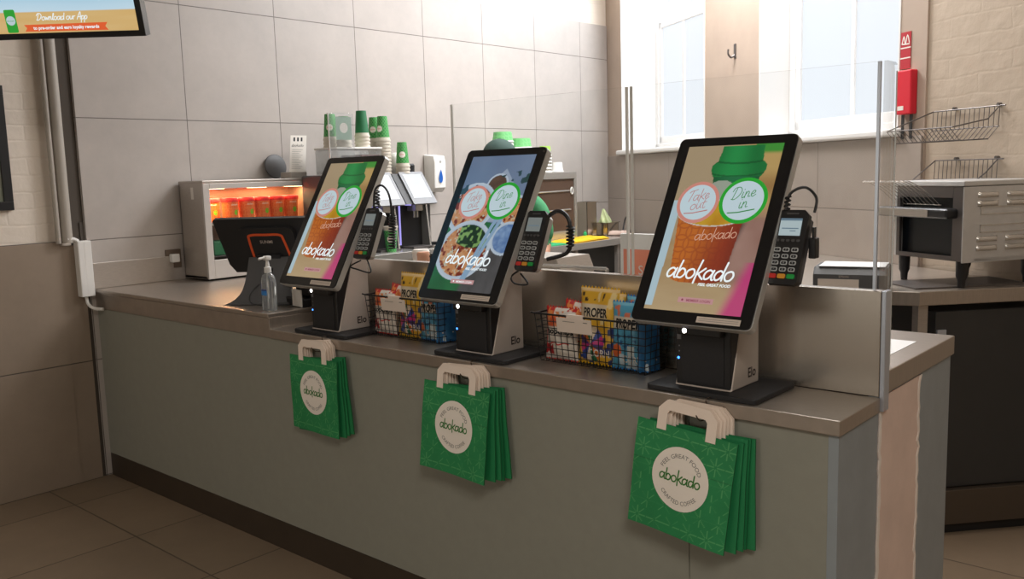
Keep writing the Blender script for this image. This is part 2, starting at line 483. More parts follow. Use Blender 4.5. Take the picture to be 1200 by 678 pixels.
M['cup_rim'] = mat('cream cup rim', S(214, 206, 192), 0.6)
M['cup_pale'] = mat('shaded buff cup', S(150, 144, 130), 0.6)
M['bowl_green'] = printed('mint printed bowl', 0.5)
M['lime_pale'] = mat('pale lime cup', S(168, 210, 90), 0.5)
M['sleeve'] = mat('deep green sleeve', S(34, 112, 70), 0.55)
M['blue_drop'] = mat('blue plastic drop', S(36, 100, 190), 0.3)
M['blue_label'] = mat('blue label', S(44, 130, 205), 0.5)
M['navy_label'] = mat('navy label', S(36, 60, 130), 0.5)
M['gel'] = mat('clear gel bottle', S(225, 230, 232), 0.1, trans=0.85)
M['red_box'] = mat('red painted box', S(206, 28, 48), 0.45)
M['red_sign'] = mat('red sign', S(176, 40, 52), 0.5)
M['pipe'] = mat('beige grey pipe paint', S(172, 164, 154), 0.5)
M['gap_shade'] = mat('painted gap shade', S(78, 70, 62), 0.8)
M['tv_print'] = printed('lit menu screen', 0.15, 0.8)
M['poster_orange'] = mat('coral leaflet', S(238, 146, 116), 0.6)
M['yellow_cloth'] = mat('yellow cloth', S(238, 186, 20), 0.8, var=0.08, scale=20)
M['green_cloth'] = mat('green cloth', S(40, 160, 100), 0.8)
M['leaf'] = mat('pale green leaf bag', S(196, 208, 160), 0.4, var=0.2, scale=25)
M['towel'] = mat('dusty pink paper', S(205, 180, 168), 0.8)
M['fridge'] = mat('dark grey fridge steel', S(66, 66, 66), 0.45, 0.4, var=0.04)
M['fridge_plinth'] = mat('brown steel kick plate', S(92, 82, 72), 0.4, 0.5)
M['toaster_dark'] = mat('toaster dark cavity', S(12, 20, 28), 0.35)
M['tile_glass'] = mat('brown tinted glass', S(92, 72, 60), 0.12, 0.1)
M['skin'] = mat('skin', S(214, 160, 132), 0.5)
M['tee'] = mat('green t-shirt cotton', S(62, 140, 92), 0.85, bump=0.1, bscale=120)
M['cap'] = mat('dark green cap', S(52, 78, 72), 0.85, bump=0.1, bscale=160)
M['trousers'] = mat('dark trousers', S(40, 40, 46), 0.9)
M['hair'] = mat('dark brown hair', S(52, 36, 30), 0.7)
M['eye'] = mat('eye white', S(235, 232, 228), 0.3)
M['picture'] = mat('pale grey print', S(150, 156, 140), 0.6, var=0.2, scale=6)
M['beans'] = mat('dark red beans', S(96, 48, 44), 0.6, var=0.4, scale=40)
M['socket'] = mat('brushed socket plate', S(120, 106, 94), 0.4, 0.6)

# ------------------------------------------------------------------ camera
CAM = bpy.data.cameras.new('camera'); cam = bpy.data.objects.new('camera', CAM); COL.objects.link(cam)
CAM.sensor_width = 36; CAM.lens = 36 * 1045.33 / 1200; CAM.clip_start = 0.02
yaw, pit, rol = -0.723004, 0.129802, -0.029064
fw = Vector((math.cos(pit) * math.sin(yaw), math.cos(pit) * math.cos(yaw), -math.sin(pit)))
rt = fw.cross(Vector((0, 0, 1))).normalized(); up = rt.cross(fw)
r2 = rt * math.cos(rol) + up * math.sin(rol); u2 = -rt * math.sin(rol) + up * math.cos(rol)
mw = Matrix((r2, u2, -fw)).transposed().to_4x4(); mw.translation = (0, 0, 1.48)
cam.matrix_world = mw
scene.camera = cam

# ------------------------------------------------------------------ the room
XL = -4.508                       # face of the tiled left wall
H = 3.5
mb = MB(); mb.box(-4.95, 3.6, -4.2, 7.6, -0.12, 0.0); struct(mb.build('floor', M['floor']))
mb = MB(); mb.box(-4.95, 3.6, -4.2, 7.6, H, H + 0.1); struct(mb.build('ceiling', M['ceil']))
mb = MB(); mb.box(3.6, 3.75, -4.2, 7.6, 0, H); struct(mb.build('added_dark_wall', M['dark_wall']))  # unseen wall, added so the steel ends mirror something dark
mb = MB(); mb.box(-4.9, -4.522, -4.0, 6.75, 0, H); struct(mb.build('wall_left', M['wall_white']))
mb = MB(); mb.box(-4.9, 3.6, -4.2, -4.0, 0, H); struct(mb.build('wall_front', M['dark_wall']))
mb = MB(); mb.box(-3.7, -0.5, -4.0, -3.96, 0.4, 0.46); mb.box(-3.7, -0.5, -4.0, -3.96, 2.6, 2.66); mb.box(-3.7, -3.64, -4.0, -3.96, 0.4, 2.66); mb.box(-0.56, -0.5, -4.0, -3.96, 0.4, 2.66)
shopfront = struct(mb.build('window_3', M['frame_white'])); mb = MB(); mb.box(-3.64, -0.56, -3.995, -3.985, 0.46, 2.6); mb.build('pane', M['pane_front'], shopfront)
mb = MB(); mb.box(-4.522, XL, 1.925, 6.42, 0, 2.69, bev=0.004); struct(mb.build('trim_1', M['tile_left']))
mb = MB(); mb.box(-4.522, -4.503, -4.0, 1.80, 0, 1.213); mb.box(-4.522, -4.506, 1.80, 1.905, 0, 1.19)
struct(mb.build('trim_2', M['tile_dado']))
mb = MB(); mb.box(-4.530, -4.520, 1.86, 1.926, 1.19, H); mb.box(-4.522, -4.515, 1.905, 1.93, 0, 1.3)  # flat dark strips, the shade of the wall gap put into their colour
struct(mb.build('gap_shade_strip', M['gap_shade']))

WA = Vector((XL, 6.42, 0)); WANG = math.atan2(-1.514, 2.418)
def on_wall(o):
    o.location = WA; o.rotation_euler = (0, 0, WANG); return o
W1 = (0.30, 1.69, 0.30); W2 = (2.365, 3.58, 0.20); ZS, ZH = 1.635, 3.3
mb = MB()
for a, b in ((-0.45, W1[0]), (W1[1], W2[0]), (W2[1], 3.756)): mb.box(a, b, 0, 0.42, 0, H)
for w in (W1, W2):
    mb.box(w[0], w[1], 0, 0.42, 0, ZS); mb.box(w[0], w[1], 0, 0.42, ZH, H)
struct(on_wall(mb.build('wall_back', M['plaster_wall'])))
mb = MB(); mb.box(3.756, 7.2, 0.012, 0.42, 0, H); struct(on_wall(mb.build('wall_right', M['wall_rough'])))
mb = MB(); mb.box(0.0, 3.752, -0.012, 0.0, 0, 1.598, bev=0.003); struct(on_wall(mb.build('trim_4', M['tile_back'])))
# white painted linings of the two window recesses
mb = MB()
for w in (W1, W2):
    d_ = w[2] + 0.06
    mb.box(w[0] - 0.002, w[0] + 0.008, -0.004, d_, ZS, ZH); mb.box(w[1] - 0.008, w[1] + 0.002, -0.004, d_, ZS, ZH)
    mb.box(w[0], w[1], -0.004, d_, ZH - 0.008, ZH + 0.002)
struct(on_wall(mb.build('trim_5', M['frame_white'])))

def make_window(name, a, b, D, muntins, zmid):
    fr = MB(); t = 0.055
    for x0, x1, z0, z1 in ((a, a + t, ZS, ZH), (b - t, b, ZS, ZH), (a, b, ZS, ZS + 0.05), (a, b, ZH - t, ZH)):
        fr.box(x0, x1, D, D + 0.10, z0, z1, bev=0.006)
    fo = struct(on_wall(fr.build(name, M['frame_white'])))
    for z0, z1, y0 in ((ZS + 0.045, zmid + 0.045, D + 0.008), (zmid, ZH - t, D + 0.052)):
        sa = MB(); s = 0.045
        for x0, x1, zz0, zz1 in ((a + t, a + t + s, z0, z1), (b - t - s, b - t, z0, z1), (a + t, b - t, z0, z0 + 0.06), (a + t, b - t, z1 - 0.05, z1)):
            sa.box(x0, x1, y0, y0 + 0.04, zz0, zz1, bev=0.004)
        for m_ in muntins: sa.box(m_ - 0.014, m_ + 0.014, y0 + 0.003, y0 + 0.037, z0, z1, bev=0.003)
        sa.build('sash', M['frame_white'], fo)
        pa = MB(); pa.box(a + t + 0.01, b - t - 0.01, y0 + 0.016, y0 + 0.022, z0 + 0.01, z1 - 0.01); pa.build('pane', M['pane'], fo)
    si = MB(); si.box(a - 0.05, b + 0.05, -0.045, D + 0.02, ZS - 0.035, ZS + 0.004, bev=0.012, seg=3); si.build('sill', M['frame_white'], fo)
    return fo
make_window('window_1', W1[0] + 0.008, W1[1] - 0.008, W1[2], (0.78, 1.22), 2.62)
make_window('window_2', W2[0] + 0.008, W2[1] - 0.008, W2[2], (2.955,), 2.75)
# ------------------------------------------------------------------ printed pictures (painted by rule, no files)
def hsh(x, y, s=0):
    v = math.sin(x * 127.1 + y * 311.7 + s * 74.7) * 43758.5453
    return v - math.floor(v)
def vnoise(x, y, s=0):
    xi, yi = math.floor(x), math.floor(y); fx, fy = x - xi, y - yi
    fx = fx * fx * (3 - 2 * fx); fy = fy * fy * (3 - 2 * fy)
    a, b = hsh(xi, yi, s), hsh(xi + 1, yi, s); c, d = hsh(xi, yi + 1, s), hsh(xi + 1, yi + 1, s)
    return (a + (b - a) * fx) * (1 - fy) + (c + (d - c) * fx) * fy
def fbm(x, y, s=0): return 0.6 * vnoise(x, y, s) + 0.3 * vnoise(2 * x + 5, 2 * y, s) + 0.1 * vnoise(4 * x, 4 * y + 3, s)
def mixc(a, b, t):
    t = max(0.0, min(1.0, t)); return tuple(a[i] + (b[i] - a[i]) * t for i in range(3))
def C3(r, g, b): return S(r, g, b)[:3]
def sm(a, b, x):
    t = max(0.0, min(1.0, (x - a) / (b - a))); return t * t * (3 - 2 * t)

def star_pattern(x, y, p):
    """overlapping ring lattice used on the cups, pots and bags: 1 on the lines"""
    best = 1.0
    for oi in (-1, 0, 1):
        for oj in (-1, 0, 1):
            cx = (math.floor(x / p) + oi + 0.5) * p; cy = (math.floor(y / p) + oj + 0.5) * p
            best = min(best, abs(math.hypot(x - cx, y - cy) - 0.72 * p) / p)
    return 1.0 - sm(0.03, 0.09, best)

def cup_picture(u, v):
    """take-away soup cup on a wooden table with a lidded green cup behind; u right, v up, frame 0.272 x 0.474"""
    x, y = (u - 0.5) * 0.272, v * 0.474
    wood = mixc(C3(196, 168, 124), C3(176, 142, 98), fbm(u * 3, v * 22, 2))
    wood = mixc(wood, C3(214, 190, 150), sm(0.30, 0.0, v) * 0.6)
    back = mixc(C3(186, 164, 130), C3(206, 172, 108), sm(0.35, 0.85, u))
    back = mixc(back, C3(160, 118, 70), sm(0.5, 0.9, u) * sm(0.12, 0.0, abs(v - 0.74)) * 0.8)
    c = mixc(wood, back, sm(0.34, 0.52, v))
    if u < 0.075 + 0.02 * v and v < 0.66: c = C3(196, 222, 232) if v > 0.02 else c
    # hand and shadow on the right
    hx = 0.76 - 0.08 * math.sin(v * 6)
    if 0.12 < v < 0.56 and u > hx - 0.12: c = mixc(c, C3(52, 40, 44), sm(hx - 0.14, hx - 0.06, u) * sm(0.14, 0.28, v) * sm(0.58, 0.5, v))
    if 0.10 < v < 0.64 and u > hx: c = mixc(c, mixc(C3(150, 106, 92), C3(186, 150, 136), fbm(u * 4, v * 7, 4)), sm(hx, hx + 0.10, u) * sm(0.10, 0.25, v) * sm(0.68, 0.5, v))
    q = (u - 0.72) + 0.55 * (0.30 - v)
    if v < 0.30 and u > 0.70: c = mixc(c, C3(216, 60, 136), sm(0.16, 0.30, q) * 0.9)
    # lime blur at the top right
    if u > 0.72 and v > 0.93: c = mixc(c, C3(70, 160, 60), sm(0.93, 0.96, v))
    # green lidded cup behind
    gu = (u - 0.60)
    if 0.60 < v < 0.83:
        hw = 0.19 + 0.05 * (v - 0.6) / 0.2
        if abs(gu) < hw: c = mixc(C3(16, 92, 52), C3(34, 124, 74), 0.5 + 0.5 * math.cos(gu / hw * 2.2) + 0.3 * (fbm(u * 14, v * 14, 5) - 0.5))
    if 0.80 < v < 0.995:
        k = (v + 0.03 * math.sqrt(max(0.0, 1 - (gu / 0.285) ** 2)) - 0.03 - 0.78) / 0.2
        hw = (0.285 - 0.05 * ((k - 0.26) / 0.26) ** 2 if k < 0.52 else 0.232 - 0.015 * sm(0.55, 0.9, k)) if k > 0.0 else 0.0
        if abs(gu) < hw:
            c = mixc(C3(10, 104, 48), C3(40, 166, 84), 0.25 + 0.55 * math.cos((gu + 0.06) / hw * 1.6) ** 2)
            if abs(k - 0.12) < 0.025 or abs(k - 0.52) < 0.03: c = mixc(c, C3(6, 74, 36), 0.6)
    # orange cup
    top, bot = 0.555, 0.195
    if bot - 0.03 < v < top:
        t = (v - bot) / (top - bot)
        cx = 0.455 - 0.01 * t; hw = 0.275 + 0.07 * t
        w_ = (u - cx) / hw
        edge = bot - 0.035 * math.sqrt(max(0, 1 - w_ * w_))
        if abs(w_) < 1 and v > edge + 0.0:
            base = mixc(C3(216, 120, 44), C3(160, 62, 34), sm(-0.7, 0.7, w_ + 0.15 * math.sin(v * 9)))
            base = mixc(base, C3(122, 44, 30), sm(0.6, 1.0, w_) * 0.6)
            base = mixc(base, C3(150, 58, 36), star_pattern(x + 0.1, y, 0.034) * 0.45)
            c = base
    # rim and soup
    ex, ey = (u - 0.455) / 0.372, (v - 0.58) / 0.082
    e = ex * ex + ey * ey
    if e < 1.0: c = C3(226, 222, 214)
    if e < 0.86: c = mixc(C3(224, 178, 52), C3(200, 140, 30), fbm(u * 8, v * 10, 8))
    ex, ey = (u - 0.47) / 0.14, (v - 0.72) / 0.06
    if ex * ex + ey * ey < 1 and v > 0.66: c = mixc(c, C3(214, 212, 200), 0.6)
    return c

def bowl_picture(u, v):
    """bowls of noodles, beans and dip seen from above on a green and dark table"""
    W, Hh = 0.272, 0.474
    c = mixc(C3(134, 154, 182), C3(104, 124, 156), fbm(u * 2, v * 3, 1))
    # pale napkin shape
    if v < 0.90 - 1.15 * abs(u - 0.62) * 0.55 and v > 0.50: c = mixc(c, C3(172, 188, 208), 0.85)
    # table
    tb = 0.56 - 0.10 * u
    if v < tb: c = mixc(C3(28, 96, 58), C3(44, 124, 74), fbm(u * 6, v * 8, 3))
    if v < 0.40 and u > 0.58 - 0.5 * (0.3 - v): c = mixc(c, mixc(C3(62, 62, 62), C3(96, 96, 98), fbm(u * 9, v * 9, 4)), sm(0.0, 0.10, u - 0.58 + 0.5 * (0.3 - v)))
    def bowl(cx, cy, r, fill, c, rim=C3(168, 192, 216), rw=0.16):
        dx, dy = (u - cx) * W, (v - cy) * Hh * 1.08
        d = math.hypot(dx, dy) / r
        if d < 1.0: c = mixc(rim, C3(206, 220, 234), sm(0.7, 1.0, d))
        if d < 1.0 - rw: c = fill(dx / r, dy / r)
        return c
    def noodles(x, y):
        n = fbm(x * 6, y * 6, 6); n2 = fbm(x * 11 + 3, y * 11, 7)
        k = mixc(C3(196, 124, 70), C3(232, 180, 130), n2)
        k = mixc(k, C3(130, 46, 26), sm(0.48, 0.62, n))
        if n2 > 0.72: k = C3(206, 210, 190)
        return k
    def mixed(x, y):
        if y > 0.05 + 0.3 * (0.2 - x) and x > -0.35 and y > 0.1:
            n = vnoise(x * 11, y * 11, 9)
            return mixc(C3(20, 56, 34), C3(136, 180, 104), sm(0.5, 0.72, n))
        return noodles(x * 1.2 + 2, y * 1.2)
    def dip(x, y): return mixc(C3(70, 110, 170), C3(150, 182, 220), fbm(x * 4, y * 4, 5))
    def soup(x, y): return mixc(C3(110, 84, 66), C3(80, 62, 54), fbm(x * 4, y * 4, 2))
    c = bowl(0.55, 0.775, 0.045, soup, c)
    c = bowl(0.26, 0.60, 0.100, noodles, c)
    c = bowl(0.95, 0.58, 0.060, noodles, c)
    c = bowl(0.96, 0.385, 0.062, dip, c)
    c = bowl(0.36, 0.29, 0.112, mixed, c, rw=0.14)
    # leaves scattered over the napkin
    n = vnoise(u * 13, v * 26, 12)
    if 0.64 < v < 0.90 and n > 0.70 and abs(v - 0.70 - 0.13 * u) < 0.07: c = mixc(C3(40, 74, 66), C3(52, 84, 106), vnoise(u * 5, v * 5, 3))
    # chopsticks
    for o in (0.0, 0.075):
        xx = 0.84 - (0.60 - v) * 0.62 - o * (1 - 0.6 * sm(0.5, 0.0, v))
        if 0.08 < v < 0.60 and abs(u - xx) < 0.027: c = C3(150, 184, 214)
    return c

# ------------------------------------------------------------------ service counter
cnt = thing('service_counter', 'long sage grey laminate counter with dark plinth and bare plaster end', 'counter', (0, 0, 0))
XR = -0.742
mb = MB(); mb.box(XL + 0.002, -1.135, 1.953, 1.975, 0.118, 0.867, bev=0.001); mb.build('front_panel', M['panel'], cnt)
mb = MB(); mb.box(-1.133, XR - 0.012, 1.953, 1.975, 0.0, 0.867, bev=0.001); mb.build('front_panel', M['panel'], cnt)
mb = MB(); mb.box(XL + 0.004, -1.135, 1.953, 1.972, 0.0, 0.116); mb.build('plinth', M['plinth'], cnt)
mb = MB(); mb.box(XR - 0.030, XR - 0.006, 1.952, 2.2, 0, 0.867, bev=0.001); mb.box(XR - 0.030, XR - 0.006, 2.2, 2.812, 0, 0.905, bev=0.001)
mb.build('end_panel', M['end_panel'], cnt)
mb = MB()
random.seed(3)
n = 40; L, Rr = [], []
for i in range(n + 1):
    z = 0.901 * i / n
    L.append((2.205 + random.uniform(-0.004, 0.004), z)); Rr.append((2.520 + random.uniform(-0.005, 0.005) + (0.008 if i % 9 == 4 else 0), z))
mb.prism([p for p in L] + Rr[::-1], 0, XR - 0.0062, XR - 0.0035); mb.build('bare_strip', M['bare_plaster'], cnt, label='unpainted pink plaster strip')
for side in (0, 1):
    mb = MB(); src = L if side == 0 else Rr
    inner = [(p[0] + (0.016 if side == 0 else -0.013) + random.uniform(-0.004, 0.004), p[1]) for p in src]
    mb.prism(src + inner[::-1], 0, XR - 0.0060, XR - 0.0015); mb.build('filler_edge', M['filler'], cnt)
mb = MB(); mb.box(XL + 0.01, XR - 0.035, 2.79, 2.81, 0, 0.905); mb.build('back_panel', M['steel_dark'], cnt)

mb = MB(); mb.box(-2.982, XR, 1.943, 2.2, 0.868, 0.905, bev=0.0025)
tag(mb.build('counter_ledge', M['steel_top']), 'low brushed steel ledge along the counter front carrying the kiosks', 'worktop')
wt = thing('staff_worktop', 'raised brushed steel worktop carrying the food warmer and running behind the upstand', 'worktop', (0, 0, 0))
mb = MB(); mb.box(XL + 0.001, -2.984, 1.943, 3.02, 0.946, 0.964, bev=0.003); mb.box(XL + 0.001, -4.255, 3.0, 3.13, 0.946, 0.9638); mb.box(-2.984, XR + 0.002, 2.237, 2.82, 0.908, 0.964, bev=0.003)
mb.build('top', M['steel_top'], wt)
mb = MB(); mb.box(XL + 0.002, -2.985, 1.947, 2.0, 0.868, 0.945, bev=0.002); mb.box(-3.03, -2.985, 2.0, 2.2, 0.868, 0.945, bev=0.002); mb.build('fascia', M['steel_top'], wt)
mb = MB(); mb.box(XL + 0.001, XL + 0.012, 1.943, 2.37, 0.965, 1.094, bev=0.002)
tag(mb.build('steel_splashback', M['steel']), 'low steel splashback on the tiles at the left end of the counter', 'splashback')
us = thing('steel_upstand', 'long brushed steel upstand standing behind the kiosks', 'upstand', (0, 0, 0))
mb = MB(); mb.box(-2.975, -0.746, 2.2, 2.235, 0.906, 1.169, bev=0.0015); mb.build('sheet', M['steel_up'], us)
mb = MB(); mb.box(-0.7455, -0.7335, 2.2, 2.236, 0.87, 1.17, bev=0.002); mb.build('end_cap', M['steel_edge'], us, label='pale end cap')

# ------------------------------------------------------------------ kiosks
TILT = rad(29.7)
PO = Vector((0, -0.02, 0.422)); PR = Vector((1, 0, 0)); PU = Vector((0, math.sin(TILT), math.cos(TILT))); PN = PR.cross(PU)
def rrect(w, h, r, k=5, cx=0, cy=0):
    pts = []
    for sx, sy, a0 in ((1, 1, 0), (-1, 1, 90), (-1, -1, 180), (1, -1, 270)):
        for i in range(k + 1):
            a = rad(a0 + 90 * i / k); pts.append((cx + sx * (w / 2 - r) + r * math.cos(a), cy + sy * (h / 2 - r) + r * math.sin(a)))
    return pts
def slab(mb, outline, fn, n0, n1):
    """thick plate with a 2-D outline between two distances along a plane map's normal"""
    A = [mb.v(fn(x, y, n0)) for x, y in outline]; B = [mb.v(fn(x, y, n1)) for x, y in outline]
    fs = [mb.f(A[::-1]), mb.f(B)]; k = len(A)
    for i in range(k): fs.append(mb.f([A[i], A[(i + 1) % k], B[(i + 1) % k], B[i]]))
    bmesh.ops.recalc_face_normals(mb.bm, faces=[f for f in fs if f]); return mb
PF = plane(PO, PR, PU)
AW, AH = 0.272, 0.474     # lit area
AY = 0.003                # its centre above the housing centre

def badge(parent, cx, cy, r, ringm, penm, line1, line2, lift, name):
    fn = lambda x, y: PF(x, y, lift)
    mb = MB(); mb.disc(cx, cy, r, fn, 48); fnb = lambda x, y: PF(x, y, lift + 0.0002)
    mb.mi = 1; mb.disc(cx, cy, r * 0.845, fnb, 48)
    fnc = lambda x, y: PF(x, y, lift + 0.0004)
    mb.mi = 2; rot = rad(10)
    pen(mb, line1, r * 0.26, r * 0.032, fnc, cx - r * 0.02, cy + r * 0.10, 0.25, 1.0, rot)
    pen(mb, line2, r * 0.26, r * 0.032, fnc, cx + r * 0.06, cy - r * 0.33, 0.25, 1.0, rot)
    mb.ribbon([(cx - r * 0.52, cy - r * 0.55), (cx - r * 0.1, cy - r * 0.52), (cx + r * 0.55, cy - r * 0.38)], r * 0.05, fnc)
    mb.build(name, [ringm, M['s_white'], penm], parent)

def make_kiosk(kind, label, loc):
    t = thing('order_kiosk', label, 'kiosk', loc, 0, 'self order kiosks along the counter')
    mb = MB(); mb.prism(rrect(0.315, 0.232, 0.016, 4, 0.008, 0.003), 2, 0.0, 0.014, bev=0.003); mb.build('base_plate', M['black_matt'], t)
    mb = MB(); mb.prism([(-0.075, 0.0145), (0.075, 0.0145), (0.075, 0.36), (0.05, 0.36), (0.012, 0.30), (-0.072, 0.018)], 0, -0.081, 0.081, bev=0.003)
    st = mb.build('stand', M['silver'], t)
    mb = MB(); fs_ = lambda x, y: Vector((0.0814, x, y)); mb.text('Elo', 0.036, fs_, 'CENTER', 0.035, 0.035, bold=0.02)
    mb.build('emblem', M['dark_print'], st)
    mb = MB(); mb.prism([(-0.074, 0.0185), (0.0, 0.0185), (0.035, 0.33), (-0.005, 0.30), (-0.074, 0.205)], 0, -0.078, 0.078, bev=0.004)
    fc = mb.build('printer_cover', M['black'], t)
    mb = MB(); mb.box(-0.060, 0.060, -0.0765, -0.0735, 0.024, 0.150, bev=0.001); mb.build('paper_door', M['black_matt'], fc)
    mb = MB(); mb.box(-0.062, 0.062, -0.1, -0.06, 0.152, 0.184, bev=0.004); mb.build('scanner', M['black'], t)
    mb = MB(); mb.disc(-0.038, 0.164, 0.0062, lambda x, y: Vector((x, -0.1004, y)), 16); mb.build('scanner_light', M['led_white'], t, label='bright white light')
    mb = MB(); mb.disc(-0.0705, 0.086, 0.0035, lambda x, y: Vector((x, -0.0748, y)), 12); mb.build('status_light', M['led_blue'], t, label='small blue status light')
    mb = MB()
    for zz in (0.104, 0.118): mb.disc(-0.068, zz, 0.0022, lambda x, y: Vector((x, -0.0748, y)), 10)
    mb.box(-0.074, -0.062, -0.0755, -0.0735, 0.135, 0.150); mb.build('indicator_panel', M['led_off'], t)
    mb = MB()   # neck from stand to screen
    mb.prism([(0.014, 0.28), (0.072, 0.28), (0.072, 0.37), (0.064, 0.50), (0.003, 0.405)], 0, -0.06, 0.06, bev=0.003); mb.build('neck', M['charcoal'], t)
    mb = MB(); slab(mb, rrect(0.34, 0.535, 0.016), PF, -0.026, -0.004); h = mb.build('screen_housing', M['alu'], t, label='aluminium rim')
    mb = MB(); slab(mb, rrect(0.336, 0.531, 0.015), PF, -0.0045, 0.0); mb.build('bezel', M['black_gloss'], t)
    # the lit display and what it shows
    mb = MB(); pic = bowl_picture if kind == 'bowl' else cup_picture
    mb.grid(150, 250, lambda u, v: PF((u - 0.5) * AW, AY + (v - 0.5) * AH, 0.0008), pic)
    d = mb.build('display', M['screen_print'], t, smooth=True)
    X = lambda u: (u - 0.5) * AW
    Y = lambda v: AY + (v - 0.5) * AH
    badge(d, X(0.265), Y(0.645), 0.0605, M['s_pink'], M['s_pinkpen'], 'Take', 'out', 0.0012, 'take_out_button')
    badge(d, X(0.735), Y(0.655), 0.0655, M['s_green'], M['s_greenpen'], 'Dine', 'in', 0.0020, 'dine_in_button')
    mb = MB(); fn = lambda x, y: PF(x, y, 0.0014)
    pen(mb, 'abokado', 0.0258, 0.0050, fn, X(0.49), Y(0.190), 0.12, 1.0, rad(-1))
    mb.text('FEEL GREAT FOOD', 0.0105, fn, 'CENTER', X(0.665), Y(0.152), 0.18, 0.03)
    if kind != 'bowl':
        mb.build('wordmark', [M['s_pure']], d); mb = MB()
        mb.mi = 2; pen(mb, 'abokado', 0.0158, 0.0022, fn, X(0.55), Y(0.425), 0.12, 1.0, rad(5))
    mb.build('wordmark', [M['s_pure'], M['s_rose'], M['s_orangepen']], d)
    mb = MB(); mb.mi = 1; mb.poly([(X(0.34), Y(0.052)), (X(0.70), Y(0.052)), (X(0.70), Y(0.082)), (X(0.34), Y(0.082))], lambda x, y: PF(x, y, 0.0011))
    mb.mi = 3 if kind != 'bowl' else 3
    mb.text('MEMBER LOGIN', 0.0095, fn, 'CENTER', X(0.55), Y(0.059), 0.0, 0.01); mb.disc(X(0.385), Y(0.067), 0.003, fn, 10)
    mb.build('login_tab', [M['s_pure'], M['s_rose'], M['s_orangepen'], M['s_pure' if kind == 'bowl' else 's_plum']], d)
    mb = MB(); fl = lambda x, y: PF(x, y, 0.0007); mb.poly([(0.022, -0.2585), (0.140, -0.2585), (0.140, -0.2425), (0.022, -0.2425)], fl)
    mb.mi = 1; fl2 = lambda x, y: PF(x, y, 0.0009)
    for r_ in range(2): mb.ribbon([(0.028, -0.248 - 0.005 * r_), (0.134, -0.248 - 0.005 * r_)], 0.001, fl2)
    mb.build('sticker', [M['label'], M['grey_print']], t, label='beige sticker')
    return t
KX = (-2.694, -1.930, -1.118)
make_kiosk('cup', 'self order kiosk nearest the sanitiser bottle, soup cup on its tilted screen', (KX[0], 2.07, 0.905))
make_kiosk('bowl', 'middle self order kiosk showing noodle bowls on its tilted screen', (KX[1], 2.07, 0.905))
make_kiosk('cup', 'largest looking self order kiosk, nearest the bare plaster counter end', (KX[2], 2.07, 0.905))

